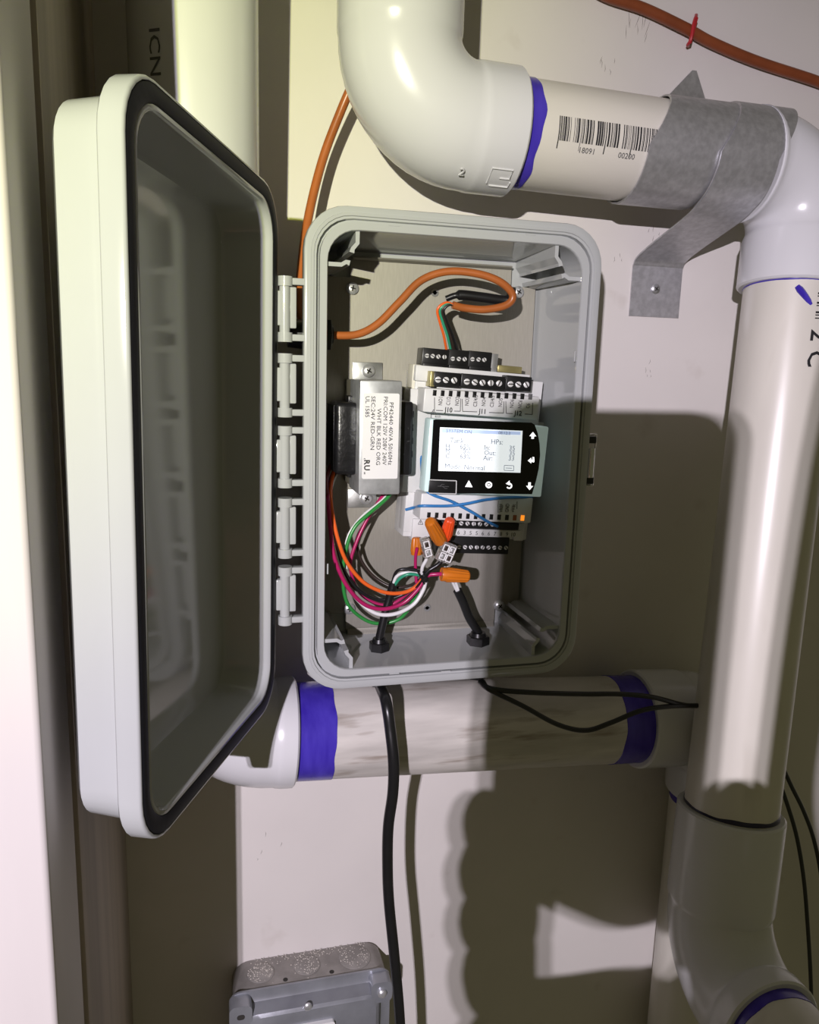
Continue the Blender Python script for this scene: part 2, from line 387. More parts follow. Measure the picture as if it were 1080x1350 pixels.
lid = obj('lid', MB().loops(tray_rows(lprof, lo, lu, lv, lw, LW, LH)), 'box_plastic', enc, angle=40)
gk = [(0.0015, 0.022, 0.0028), (0.0016, 0.0219, 0.0003), (0.0022, 0.0214, -0.0002), (0.0068, 0.0192, -0.0002), (0.0075, 0.0186, 0.0003), (0.0076, 0.0185, 0.0028)]
obj('gasket', MB().loops(tray_rows(gk, lo, lu, lv, lw, LW, LH), False, False), 'gasket', lid, angle=50)
for k in range(5):                  # hinge ears of the lid
    zc = (0.2155, 0.1757, 0.1371, 0.0974, 0.0583)[k]
    obj('lid_ear', MB().box((-0.0125, -0.0865, zc + 0.0005), (0.0050, 0.0060, 0.018), bevel=0.0008), 'box_plastic', lid)

# ------------------------------------------------------------------ pipework
RP, RF = 0.0298, 0.0345
def hfit(pt, pb, Yc):               # horizontal cylinder between silhouettes pt and pb at depth Yc -> (z, r)
    def d(q): v = (AXR * ((q[0] - 540) / FPX) + AXD * ((q[1] - 675) / FPX) + AXF); return Vector((v.y, v.z)).normalized()
    a, b = d(pt), d(pb); al = math.acos(max(-1, min(1, a.dot(b)))) / 2; m = (a + b).normalized(); k = (Yc - CAM.y) / m.x
    return CAM.z + m.y * k, k * math.sin(al)
def vfit(plx, prx, Yc):
    def d(q): v = (AXR * ((q[0] - 540) / FPX) + AXD * ((q[1] - 675) / FPX) + AXF); return Vector((v.x, v.y)).normalized()
    a, b = d(plx), d(prx); al = math.acos(max(-1, min(1, a.dot(b)))) / 2; m = (a + b).normalized(); k = (Yc - CAM.y) / m.y
    return CAM.x + m.x * k, k * math.sin(al)
def vleft(px, py, Yc, r):           # x of an upright pipe at depth Yc whose left silhouette is seen at (px, py)
    v = AXR * ((px - 540) / FPX) + AXD * ((py - 675) / FPX) + AXF; d = Vector((v.x, v.y)).normalized(); n = Vector((d.y, -d.x))
    k = (Yc - CAM.y - n.y * r) / d.y; return CAM.x + d.x * k + n.x * r
def arc(c, a, b, r, n=14):          # quarter arc: from c+a*(-r).. leaving along a, turning to b ; starts at c - a*r, ends at c + b*r (corner c)
    a, b, c = Vector(a), Vector(b), Vector(c); out = []
    for i in range(n + 1):
        t = math.pi / 2 * i / n
        out.append(c - a * r + b * r - b * (r * math.cos(t)) + a * (r * math.sin(t)))
    return out
def elbow_mb(start, corner, end, rb=0.033, rh=RF, bend=0.042, rpipe=RP - 0.0005, hub=0.030):
    """socket elbow: hubs of radius rh at both ends, a bend of radius rb between"""
    s, c, e = Vector(start), Vector(corner), Vector(end)
    a = (c - s).normalized(); d = (e - c).normalized()
    b = MB(); pts = []; rr = []
    def add(p, r): pts.append(Vector(p)); rr.append(r)
    add(s + a * 0.003, rpipe); add(s + a * 0.0001, rpipe); add(s, rh - 0.0012); add(s + a * 0.0012, rh)
    l1 = (c - s).length - bend
    add(s + a * (l1 - 0.004), rh); add(s + a * (l1 - 0.001), rb + 0.0004)
    for p in arc(c, a, d, bend): add(p, rb)
    l2 = (e - c).length - bend
    add(e - d * (l2 - 0.001), rb + 0.0004); add(e - d * (l2 - 0.004), rh)
    add(e - d * 0.0012, rh); add(e, rh - 0.0012); add(e - d * 0.0001, rpipe); add(e - d * 0.003, rpipe)
    bm = b.bm; n = 40
    # explicit frames along the centre line: no twist, caps at both ends
    axis = a.cross(d).normalized(); rings = []
    L = len(pts)
    for i, (p, r) in enumerate(zip(pts, rr)):
        if i < 6: t = a
        elif i >= L - 6: t = d
        else:
            k = (i - 6) / (L - 13); ang = math.pi / 2 * k; t = a * math.cos(ang) + d * math.sin(ang)
        v = axis; u = v.cross(t)
        rings.append([bm.verts.new(p + (u * math.cos(2 * math.pi * j / n) + v * math.sin(2 * math.pi * j / n)) * r) for j in range(n)])
    for A, B in zip(rings, rings[1:]):
        for j in range(n): bm.faces.new((A[j], A[(j + 1) % n], B[(j + 1) % n], B[j]))
    return b
def ring_mb(p, d, r, w, wob=0.25, n=64, seed=0, w2=None, th=0.0004, rmax=None):
    """a band of primer brushed round a pipe from p along d, ragged at its far edge"""
    rnd = random.Random(seed); p, d = Vector(p), Vector(d).normalized()
    up = Z if abs(d.z) < 0.9 else X
    u = d.cross(up).normalized(); v = d.cross(u); ph = [rnd.uniform(0, 6.28) for _ in range(5)]
    bm = MB(); R = [[], [], [], []]
    for j in range(n):
        a = 2 * math.pi * j / n
        ww = w * (1 + wob * (0.5 * math.sin(a + ph[0]) + 0.3 * math.sin(2 * a + ph[1]) + 0.2 * math.sin(5 * a + ph[2]) + 0.12 * math.sin(11 * a + ph[3])))
        q = u * math.cos(a) + v * math.sin(a)
        R[0].append(p + q * (r - 0.0005)); R[1].append(p + q * (r + th)); R[2].append(p + d * ww + q * (r + th)); R[3].append(p + d * (ww + 0.0004) + q * (r - 0.0005))
    bm.loops(R, False, False); return bm

# upper run -----------------------------------------------------------
YU, YB = -0.068, -0.122
zu1, ru = hfit((725, 106), (725, 255), YU); zu2, _ = hfit((850, 121), (850, 273), YU)
xe, re_ = vfit((444, 25), (612, 25), YU)
sock_x = P(699, 175, YU - 0.030).x
dz = (zu2 - zu1) / (P(850, 200, YU).x - P(725, 180, YU).x)
zu = zu1 + dz * (xe - P(725, 180, YU).x)
hd = Vector((1, 0, dz)).normalized()
rv = rvb = 0.0298
zA, zB = P(978, 400, -0.10).z, P(902, 1072, -0.14).z
yA = YU + (YB - YU) * (0.31 - zA) / 0.50; yB = YU + (YB - YU) * (0.31 - zB) / 0.50
xA, xB = vleft(978, 400, yA, rv), vleft(902, 1072, yB, rv)
kx = (xB - xA) / (zB - zA); xr_t = xA + kx * (0.31 - zA); xr_b = xA + kx * (P(980, 1262, YB).z - zA)
print('upper r', ru, 'elbow r', re_, 'zu', zu1, zu2, 'xe', xe, 'right', xr_t, rv, xr_b, rvb)
RU = min(max(ru, 0.0285), 0.0315); RFU = min(max(re_, 0.0330), 0.0365)
cornR = Vector((xr_t, YU, 0)); cornR.z = zu + dz * (cornR.x - xe)
cornL = Vector((xe, YU, zu))
botC = Vector((xr_b, YB, P(980, 1262, YB).z))
up_run = thing('upper_pipe_run', 'white plastic pipe run crossing above the box and dropping down right side', 'pipe', (xe, WY, zu))
obj('elbow', elbow_mb(cornL + Z * 0.085, cornL, Vector((sock_x, YU, zu + dz * (sock_x - xe))), rb=RFU - 0.0006, rh=RFU, bend=0.040, rpipe=RU - 0.0006), 'pvc_fitting', up_run)
obj('pipe_segment', MB().cyl(cornL + Z * 0.083, cornL + Z * 0.6, RU, n=48), 'pvc_pipe_upright', up_run)
xs2 = 0.2785
pA = cornL + hd * (sock_x - 0.01 - xe); pB = cornL + hd * (xs2 + 0.004 - xe)
seg = obj('pipe_segment', MB().cyl(pA, pB, RU, n=56), 'pvc_pipe', up_run)
vd = (botC - cornR).normalized()
zs = P(1040, 376, YU - 0.03).z
tR = (cornR.z - zs) / -vd.z
def elbow_dirs(*a, **k): return elbow_mb(*a, **k)
RVT = min(max(rv, 0.0285), 0.0315)
obj('elbow', elbow_mb(Vector((xs2, YU, cornR.z + dz * (xs2 - cornR.x))), cornR, cornR + vd * tR, rb=RFU - 0.0014, rh=RFU, bend=0.040, rpipe=RVT - 0.0006), 'pvc_fitting', up_run)
zb = P(970, 1120, YB - 0.03).z
tB = (cornR.z - zb) / -vd.z
vseg = obj('pipe_segment', MB().cyl(cornR + vd * (tR - 0.01), cornR + vd * (tB + 0.012), RVT, n=56), 'pvc_pipe_upright', up_run)
bend_end = botC - Y * 0.058
obj('elbow', elbow_mb(cornR + vd * tB, botC, bend_end, rb=RFU - 0.0014, rh=RFU, bend=0.042, rpipe=RVT - 0.0006), 'pvc_fitting', up_run)
obj('pipe_segment', MB().cyl(bend_end + Y * 0.01, bend_end - Y * 0.22, RVT, n=48), 'pvc_pipe', up_run)
obj('primer_ring', ring_mb(pA + hd * 0.009, hd, RU, 0.0078, 0.45, seed=3), 'purple_primer', up_run)
obj('primer_ring', ring_mb(cornR + vd * (tB - 0.0005), -vd, RVT, 0.0026, 0.75, seed=9), 'primer_dark', up_run)
obj('primer_ring', ring_mb(bend_end, -Y, RVT, 0.0055, 0.4, seed=5), 'purple_primer', up_run)
obj('primer_ring', ring_mb(cornR + vd * (tR - 0.0005), vd, RVT, 0.0006, 0.9, seed=14), 'purple_primer', up_run)
# brush stroke below the right elbow
def on_v(ang, s, lift=0.0003):
    """surface point of the dropping pipe: ang from the camera-facing side (-Y) towards +X, s along the pipe from the corner"""
    c = cornR + vd * s; a = rad(ang)
    return c + Vector((math.sin(a), -math.cos(a), 0)) * (RVT + lift)
b = MB(); b.sweep([on_v(-36 + 18 * t, tR + 0.0005 + 0.011 * t, 0.0002) for t in (0, .2, .4, .6, .8, 1)], [0.0016, 0.0022, 0.0021, 0.0019, 0.0016, 0.0008], 8, squash=1.0)
obj('primer_streak', b, 'purple_primer', up_run)
# printing on the dropping pipe
def wrap_v(ang0, s0):
    return lambda x, y, z: on_v(ang0 - math.degrees(y / RVT) * -1, s0 + x, 0.0007 + z)
text('printed_text', '2"C', 0.015, (0, 0, 0), X, Z, 'ink', vseg, wrap=wrap_v(-6, tR + 0.026), bold=0.01)
b = MB()
for i in range(9):
    s0 = tR + 0.004 + i * 0.0019
    if i in (2, 5): continue
    w = 0.0007 if i % 3 else 0.0012
    for a0 in range(-12, 5, 4):
        q = [on_v(a0, s0), on_v(a0 + 4, s0), on_v(a0 + 4, s0 + w), on_v(a0, s0 + w)]
        b.bm.faces.new([b.bm.verts.new(v) for v in q])
obj('printed_bars', b, 'ink', vseg)['kind'] = 'stuff'
# bar code and digits printed on the horizontal pipe
def on_u(s, ang, lift=0.0002):
    c = cornL + hd * s; a = rad(ang); return c + Vector((0, -math.cos(a), math.sin(a))) * (RU + lift)
def s_of(px): return P(px, 225, YU - 0.028).x - xe
b = MB(); s = s_of(733); s1 = s_of(868); i = 0; rb = random.Random(7)
while s < s1:
    w = rb.choice((0.0003, 0.0003, 0.0006, 0.0006, 0.0010)); g = rb.choice((0.0003, 0.0004, 0.0006, 0.0008))
    lo_ = -17 if (i % 12) else -25
    for k in range(4):
        a0 = 7 + (lo_ - 7) * k / 4; a1 = 7 + (lo_ - 7) * (k + 1) / 4
        b.bm.faces.new([b.bm.verts.new(v) for v in (on_u(s, a0), on_u(s + w, a0), on_u(s + w, a1), on_u(s, a1))])
    s += w + g; i += 1
    if i in (8, 20, 31): s += 0.0016
obj('bar_code', b, 'ink', seg)['kind'] = 'stuff'
for tx, x0 in (('18091', 762), ('00200', 815)):
    text('printed_text', tx, 0.0042, (0, 0, 0), X, Z, 'ink_grey', seg, wrap=lambda x, y, z, x0=x0: on_u(s_of(x0) + x, -24 + math.degrees(y / RU), 0.0002 + z))
# raised moulding mark on the left elbow's socket
def on_el(s, ang, lift=0.0): c = cornL + hd * s; a = rad(ang); return c + Vector((0, -math.cos(a), math.sin(a))) * (RFU + lift)
text('moulded_mark', '2', 0.007, (0, 0, 0), X, Z, 'pvc_fitting', up_run, wrap=lambda x, y, z: on_el(0.030 + x, -56 + math.degrees(y / RFU), 0.0004 + z), extrude=0.0004)
b = MB()
for (q0, q1, a0, a1) in ((0.048, 0.060, -66, -48),):
    path = [(q0, a0), (q0, a1), (q1, a1), (q1, a0 + 8), (q0 + 0.006, a0 + 8)]
    b.sweep([on_el(p[0], p[1], 0.0002) for p in path], 0.0005, 6)
    b.sweep([on_el(q0 + 0.002, a0 - 3, 0.0002), on_el(q1 + 0.001, a0 - 3, 0.0002), on_el(q1 + 0.001, a0 + 4, 0.0002)], 0.0005, 6)
obj('moulded_logo', b, 'pvc_fitting', up_run)

# galvanised straps ------------------------------------------------------
def lean(z): return 0.62 * max(0.0, z - zc_at(0.22) + 0.004)
def band(x0, x1, pathYZ, th=0.0011, point=0):
    """sheet of width x0..x1 following a (Y,Z) path"""
    b = MB(); n = len(pathYZ); F = []; G = []
    for i in range(n):
        a = Vector(pathYZ[max(i - 1, 0)]); c = Vector(pathYZ[min(i + 1, n - 1)]); t = (c - a).normalized(); nn = Vector((-t.y, t.x)) * th
        q = Vector(pathYZ[i]); F.append(q); G.append(q + nn)
    xm = x0 * 0.35 + x1 * 0.65
    x = lambda i, k: ((x0 if k == 0 else x1) if i < n - point or point == 0 else xm + ((x0 if k == 0 else x1) - xm) * (0.08 if i == n - 1 else 0.9))
    V = [[b.bm.verts.new((xx + (lean(p.y) if p.x < WY - 0.012 else lean(zc_at(0.22) + RU) * 0.45 * (p.y > zc_at(0.22))), p.x, p.y)) for xx, p in ((x(i, 0), F[i]), (x(i, 1), F[i]), (x(i, 1), G[i]), (x(i, 0), G[i]))] for i in range(n)]
    for A, B in zip(V, V[1:]):
        for j in range(4): b.bm.faces.new((A[j], A[(j + 1) % 4], B[(j + 1) % 4], B[j]))
    b.bm.faces.new(V[0][::-1]); b.bm.faces.new(V[-1]); return b
bx0, bx1, bx2 = 0.1920, 0.2365, 0.2700
def zc_at(x): return zu + dz * (x - xe)
zc = zc_at(bx1)
R1, R2 = RU + 0.0008, RU + 0.0026
pth = [(YU - R1 * math.cos(rad(a)), zc_at(bx0) + R1 * math.sin(rad(a))) for a in range(-150, 126, 6)]
pth += [(pth[-1][0] + 0.010, pth[-1][1] - 0.003 + 0.004)]
strap1 = thing('pipe_strap', 'wide galvanized steel band wrapped round the upper pipe beside the bar code', 'strap', (bx0, YU, zc))
obj('band', band(bx0, bx1 + 0.001, [(y, z) for y, z in pth]), 'galvanized', strap1)
strap2 = thing('pipe_strap', 'galvanized steel strap over the upper pipe elbow, its foot screwed to the wall', 'strap', (bx1, WY, zc))
zf0, zf1 = P(866, 352, WY).z, P(860, 418, WY).z
pr = [(YU - R2 * math.cos(rad(a)), zc + R2 * math.sin(rad(a))) for a in range(-56, 100, 6)]
pth = [(WY - 0.0002, zf1), (WY - 0.0002, zf0 - 0.003)] + [(v.y, v.z) for v in spline([Vector((0, WY - 0.0004, zf0 + 0.0002)), Vector((0, WY - 0.0045, zf0 + 0.0050)), Vector((0, WY - 0.020, zf0 + 0.0110)), Vector((0, YU - 0.002, zf0 + 0.0230)), Vector((0,) + pr[0])], 6)] + pr[1:]
zt = P(896, 92, WY).z
pth += [(YU + 0.02, zc + R2 + 0.004), (WY - 0.004, zt - 0.026), (WY - 0.0012, zt - 0.022), (WY - 0.0012, zt)]
fx0, fx1 = bx1 + 0.0005, bx2 + 0.006
obj('band', band(fx0, fx1, pth, point=2), 'galvanized', strap2)
p = P(864, 381, WY - 0.001); p.y = WY - 0.0008
ss = obj('strap_screw', screw_mb(p, 0.0034, 0.0022), 'zinc', strap2)
obj('cross_recess', cross_mb(p - Y * 0.0021, 0.0024, 0.6), 'dark_gap', ss)
print('strap', bx0, bx1, bx2, 'foot', zf0, zf1, 'zc', zc, 'zt', zt)

# lower run + left riser ---------------------------------------------------
YL = -0.046
zl1, rl = hfit((450, 899), (450, 1026), YL); zl2, rl2 = hfit((800, 890), (800, 1009), YL)
xl1, xl2 = P(450, 960, YL).x, P(800, 950, YL).x
sl = (zl2 - zl1) / (xl2 - xl1)
RL = min(max((rl + rl2) / 2, 0.0290), 0.033); RFL = RL + 0.0042
ld = Vector((1, 0, sl)).normalized()
def lp_(x, dy=0): return Vector((x, YL + dy, zl1 + sl * (x - xl1)))
xv, rleft = vfit((160, 60), (342, 60), -0.085)
print('lower r', rl, rl2, 'slope', sl, 'left riser', xv, rleft)
RLV = min(max(rleft, 0.0295), 0.034)
lower = thing('lower_pipe_run', 'scuffed white plastic pipe run passing under the box with purple primer bands', 'pipe', lp_(0.1))
cL = lp_(xv + 0.002); xsl = P(394, 960, YL - 0.03).x
top_el = cL + Vector((0, -0.003, 0.075))
obj('elbow', elbow_mb(top_el, cL, lp_(xsl), rb=RFL - 0.0008, rh=RFL, bend=0.040, rpipe=RL - 0.0006), 'pvc_fitting', lower)
riser_top = Vector((xv, -0.0865, 0.75))
riser = obj('pipe_segment', MB().cyl(top_el - Z * 0.01, riser_top, RLV, n=48), 'pvc_fitting', lower)
xer = P(866, 945, YL - 0.03).x; xdn = P(905, 1200, YL).x + 0.012
obj('pipe_segment', MB().cyl(lp_(xsl - 0.01), lp_(xer + 0.01), RL, n=56), 'pvc_dirty', lower)
cR = lp_(xdn); dn_end = cR - Z * (cR.z - P(900, 1068, YL - 0.02).z)
obj('elbow', elbow_mb(lp_(xer), cR, dn_end, rb=RFL - 0.0012, rh=RFL, bend=0.036, rpipe=RL - 0.0006), 'pvc_fitting', lower)
obj('pipe_segment', MB().cyl(dn_end + Z * 0.01, dn_end - Z * 0.8, RL, n=48), 'pvc_pipe_upright', lower)
obj('primer_ring', ring_mb(lp_(xsl), ld, RL, 0.0225, 0.10, seed=21), 'purple_primer', lower)
obj('primer_ring', ring_mb(lp_(xer), -ld, RL, 0.0215, 0.08, seed=22), 'purple_primer', lower)
obj('primer_ring', ring_mb(dn_end, -Z, RL, 0.006, 0.3, seed=23), 'purple_primer', lower)
def on_riser(ang, z, lift=0.0003):
    k = (z - top_el.z) / (riser_top.z - top_el.z); c = top_el.lerp(riser_top, k); a = rad(ang)
    return c + Vector((math.sin(a), -math.cos(a), 0)) * (RLV + lift)
text('printed_text', 'ICN', 0.0085, (0, 0, 0), X, Z, 'ink_grey', riser, sx=1.5, wrap=lambda x, y, z: on_riser(-34 + math.degrees(y / RLV), P(205, 15, -0.11).z - x, 0.0006 + z))

# ------------------------------------------------------------------ cables on the wall
oc = thing('orange_cable', 'orange cable coming down the wall into the left side of box', 'cable', P(440, 440, -0.065))
wire('outer_sheath', pl((472, 95, -0.040), (450, 145, -0.034), (425, 212, -0.032), (406, 290, -0.036), (397, 360, -0.046), (396, 410, -0.055), (408, 440, -0.063)) + [Vector((0.010, -0.066, P(437, 442, -0.066).z))], 0.0027, 'cord_orange', oc)
zc_o = P(437, 442, -0.066).z
wire('inner_sheath', [Vector((0.0105, -0.066, zc_o)), Vector((0.0175, -0.066, zc_o))] + pl((470, 441, -0.066), (498, 427, -0.066), (527, 398, -0.066), (555, 370, -0.066), (590, 358, -0.068), (630, 361, -0.071), (660, 372, -0.073), (676, 389, -0.073), (668, 402, -0.072), (640, 408, -0.070), (612, 406, -0.068), (597, 402, -0.068)), 0.0023, 'cord_orange', oc)
b = MB(); b.sweep(spline(pl((588, 394, -0.062), (605, 389, -0.064), (635, 392, -0.066), (668, 396, -0.068), (674, 388, -0.0705), (674, 380, -0.0715)), 6), [0.0018] * 6 + [0.0030] * 18 + [0.0028] * 7, 12)
obj('black_tape', b, 'black_plastic', oc)
for mt, off, nm in (('wire_orange', 0, 'core_wire'), ('wire_teal', 4, 'core_wire'), ('wire_brown', 7, 'core_wire'), ('cord_black', 10, 'core_wire')):
    w = wire(nm, pl((600, 403, -0.067), (588 + off * .4, 399 + off * .3, -0.067), (577 + off * .8, 408 + off * .2, -0.066), (580 + off, 425, -0.064), (585 + off * 1.2, 442, -0.061), (589 + off * 1.4, 463, -0.056)), 0.0008, mt, oc)
    w['label'] = {'wire_orange': 'orange core wire', 'wire_teal': 'green core wire', 'wire_brown': 'dark brown core wire', 'cord_black': 'black core wire'}[mt]
b = MB(); gx = 0.0145
b.sweep([(gx - 0.001, -0.066, zc_o), (gx + 0.0030, -0.066, zc_o), (gx + 0.0034, -0.066, zc_o)], [0.0095, 0.0095, 0.0090], 6)
b.sweep([(gx + 0.0034, -0.066, zc_o), (gx + 0.0048, -0.066, zc_o)], [0.0060, 0.0052], 20)
b.sweep([(-0.006, -0.066, zc_o), (0.008, -0.066, zc_o)], [0.0075, 0.0088], 20)
tag(obj('cable_gland', b, 'black_plastic', loc=(gx, -0.066, zc_o)), 'black cable gland on the left wall of box around the orange cable', 'cable gland')
rc = wire('wall_cable', pl((760, -28, WY - 0.004), (800, -5, WY - 0.004), (850, 12, WY - 0.004), (905, 38, WY - 0.0045), (940, 57, WY - 0.004), (1000, 82, WY - 0.004), (1090, 112, WY - 0.004), (1180, 150, WY - 0.004)), 0.0036, 'cord_brown')
tag(rc, 'red-brown cable stapled across the wall at top right', 'cable')
b = MB(); b.sweep(spline([P(908, 61, WY) - Y * 0, P(907, 59, WY - 0.006), P(911, 52, WY - 0.0095), P(915, 30, WY - 0.0095), P(918, 21, WY - 0.006), P(918, 20, WY)], 5), 0.0011, 8)
b.box(P(914, 40, WY - 0.0088), (0.0022, 0.0016, 0.0165), Matrix.Rotation(rad(12), 3, 'Y'), bevel=0.0004)
tag(obj('cable_staple', b, 'staple_red', loc=P(912, 40, WY)), 'small red plastic staple over the red-brown cable', 'staple')

# ------------------------------------------------------------------ transformer
TYF = -0.0885                       # front face
tr = thing('transformer', 'black coil transformer in a steel frame with printed white label', 'transformer', P(485, 575, DPLATE))
f0, f1 = P(475, 501, TYF), P(527, 652, TYF)
fw, fh = f1.x - f0.x, f0.z - f1.z
fx, fz = (f0.x + f1.x) / 2, (f0.z + f1.z) / 2
print('transformer', fw, fh, fx, fz)
obj('steel_frame', MB().box((fx, (TYF + TYF + 0.030) / 2, fz), (fw, 0.030, fh), bevel=0.0010), 'transformer_steel', tr)
for s in (-1, 1):
    b = MB(); b.box((fx, -0.0475, fz + s * (fh / 2 - 0.0060)), (fw - 0.002, 0.026, 0.011), bevel=0.0008)
    obj('core_lamination', b, 'lamination', tr)
yc0 = -0.0655; ch = P(500, 530, yc0).z - P(500, 622, yc0).z; czz = (P(500, 530, yc0).z + P(500, 622, yc0).z) / 2
cl = MB()
cl.box((fx - fw / 2 - 0.0050, -0.0660, czz), (0.0135, 0.026, ch), bevel=0.0026, seg=3)
obj('coil', cl, 'coil_black', tr)
cl = MB(); cl.box((fx + fw / 2 + 0.0045, -0.0640, czz), (0.0120, 0.024, ch + 0.002), bevel=0.0020, seg=3)
for i in range(4): cl.box((fx + fw / 2 + 0.0105, -0.066, czz + ch * (0.34 - 0.19 * i)), (0.003, 0.010, ch * 0.10), bevel=0.0006)
obj('coil', cl, 'coil_black', tr)
b = MB()
for s in (-1, 1): b.box((fx - fw / 2 - 0.0005, -0.060, czz + s * (ch / 2 + 0.0012)), (0.0035, 0.012, 0.0040), bevel=0.0004)
b.box((fx - fw / 2 - 0.011, -0.062, czz), (0.0025, 0.022, ch * 0.93), bevel=0.0008)
obj('bobbin', b, 'black_plastic', tr)
for (sx_, sy_, x0, y0, x1, y1) in ((486, 489, 465, 477, 504, 508), (483, 657, 459, 645, 496, 669)):
    a, c = P(x0, y0, DPLATE - 0.0015), P(x1, y1, DPLATE - 0.0015)
    t = obj('mounting_foot', MB().box(((a.x + c.x) / 2, DPLATE - 0.0009, (a.z + c.z) / 2), (abs(c.x - a.x), 0.0015, abs(a.z - c.z)), bevel=0.0004), 'zinc', tr)
    p = P(sx_, sy_, DPLATE - 0.003); p.y = DPLATE - 0.0015
    fs = obj('foot_screw', screw_mb(p, 0.0040, 0.0030), 'screw_steel', tr)
    obj('cross_recess', cross_mb(p - Y * 0.0029, 0.0028, 0.5), 'dark_gap', fs)
l0, l1 = P(479, 518, TYF), P(524, 631, TYF)
lab = obj('label_sticker', MB().prism(rrect(l0.x, l1.z, l1.x, l0.z, 0.0010, 4), (0, TYF, 0), X, Z, Y, -0.0002, 0), 'white_label', tr)
for s, x, y0, y1 in (('PF42440 40VA 50/60Hz', 516, 530, 613), ('PRI:COM 120V 208V 240V', 508.5, 522.5, 613), ('WHT BLK RED ORG', 499.8, 538.5, 613), ('SEC:24V RED-GRN', 492, 522, 593), ('UL 1585', 484.5, 522, 550)):
    ln = (P(x, y0, TYF) - P(x, y1, TYF)).length; size = 0.0033
    c = bpy.data.curves.new('m', 'FONT'); c.body = s; c.size = size; tt = bpy.data.objects.new('m', c); me = bpy.data.meshes.new_from_object(tt)
    w0 = max(v.co.x for v in me.vertices); bpy.data.objects.remove(tt); bpy.data.curves.remove(c); bpy.data.meshes.remove(me)
    text('printed_text', s, size, P(x, y0, TYF - 0.0002), -Z, X, 'ink', lab, sx=ln / w0, bold=0.0, lift=0.0001)
pm = P(484, 605, TYF - 0.0003)      # approval mark
text('approval_mark', 'R', 0.0045, P(483.5, 606, TYF - 0.0002), -Z, -X * -1, 'ink', lab, bold=0.03)
text('approval_mark', 'U', 0.0045, P(483.5, 613, TYF - 0.0002), -Z, X, 'ink', lab, bold=0.03)
text('approval_mark', 'us', 0.0016, P(481, 622, TYF - 0.0002), -Z, X, 'ink', lab, bold=0.02)
text('approval_mark', 'c', 0.0018, P(481, 604, TYF - 0.0002), -Z, X, 'ink', lab, bold=0.02)

# ------------------------------------------------------------------ controller
a, c = P(570, 553, -0.086), P(714, 563, -0.086)
TH = math.atan2(-(c.z - a.z), c.x - a.x)
ex = Vector((math.cos(TH), 0, -math.sin(TH))); ed = Vector((-math.sin(TH), 0, -math.cos(TH)))
RC = Matrix.Rotation(TH, 3, 'Y')
print('controller tilt', math.degrees(TH))
ctl = thing('controller', 'grey rail-mounted controller with lit display and rows of black terminals', 'controller', P(630, 600, DPLATE))
def cbox(mb, x0, y0, x1, y1, Yf, Yb, bevel=0.0004, ys=None):
    p, q = P(x0, y0, Yf), P(x1, y1, Yf); d = q - p
    sx, sz = d.dot(ex), d.dot(ed)
    cc = (p + q) / 2; cc.y = (Yf + Yb) / 2
    mb.box(cc, (abs(sx), abs(Yb - Yf), abs(sz)), RC, bevel=bevel); return mb
b = MB(); cbox(b, 549, 489, 694, 712, -0.0575, DPLATE, 0.0008)
obj('base_housing', b, 'controller_grey', ctl)
b = MB(); cbox(b, 549, 481, 697, 514, -0.0605, -0.046, 0.0005); obj('upper_shelf', b, 'controller_grey', ctl)
b = MB(); cbox(b, 545, 480, 561, 514, -0.0560, -0.044, 0.0005); obj('side_clip', b, 'cream_plastic', ctl)
b = MB(); cbox(b, 541, 512, 560, 650, -0.0600, -0.046, 0.0005); obj('side_panel', b, 'controller_grey', ctl)
b = MB(); cbox(b, 538, 624, 562, 702, -0.0580, -0.046, 0.0006); obj('side_panel', b, 'controller_grey', ctl)
for y in (631, 642):
    b = MB(); cbox(b, 545, y - 3, 553, y + 4, -0.0583, -0.0575, 0.0001); obj('side_window', b, 'black_plastic', ctl)
b = MB(); cbox(b, 700, 556, 742, 569, -0.0520, -0.0455, 0.0004); obj('rail_end', b, 'controller_grey', ctl)
b = MB(); cbox(b, 560, 511, 709, 554, -0.0740, -0.056, 0.0010); upc = obj('upper_cover', b, 'controller_grey', ctl)
b = MB(); cbox(b, 556, 650, 700, 690, -0.0740, -0.056, 0.0010); loc_ = obj('lower_cover', b, 'controller_grey', ctl)
SCREW_ME = None
def tscrew(p, r, parent, ang):
    b = MB(); p = Vector(p); b.sweep([p + Y * 0.0004, p - Y * 0.0005, p - Y * 0.0007], [r, r, r * 0.8], 14)
    R = Matrix.Rotation(ang, 3, 'Y')
    nf = len(b.bm.faces); b.box(p - Y * 0.0007, (r * 1.9, 0.0001, r * 0.42), R)
    o = obj('terminal_screw', b, 'terminal_metal', parent)
    o.data.materials.append(MATS['dark_gap'])
    for q in list(o.data.polygons)[nf:]: q.material_index = 1
    return o
def block(x0, y0, x1, y1, Yf, Yb, screws, r, ledge=None, sy=None):
    b = MB(); cbox(b, x0, y0, x1, y1, Yf, Yb, 0.0005)
    if ledge: cbox(b, x0 + 0.6, y1 - ledge - 1, x1 + 0.2, y1 + 0.5, Yf - 0.0014, Yb, 0.0004)
    o = obj('terminal_block', b, 'black_plastic', ctl)
    for i, (sx_, sy_) in enumerate(screws):
        tscrew(P(sx_, sy_, Yf - 0.0002), r, o, 0.5 * i)
    return o
block(558, 458, 591.5, 486, -0.0580, -0.045, [(563, 469), (570.5, 469.5), (578, 470.2), (586, 470.7)], 0.0013, 7)
block(592, 460, 617.5, 488, -0.0580, -0.045, [(597, 473), (605, 473.3), (612.6, 473.6)], 0.0013, 7)
block(619, 462, 647, 490, -0.0580, -0.045, [(623, 473.6), (631, 474), (638.5, 474.4)], 0.0013, 7)
b = MB(); cbox(b, 648, 466, 655, 492, -0.0570, -0.045, 0.0003); obj('port_shield', b, 'zinc', ctl)
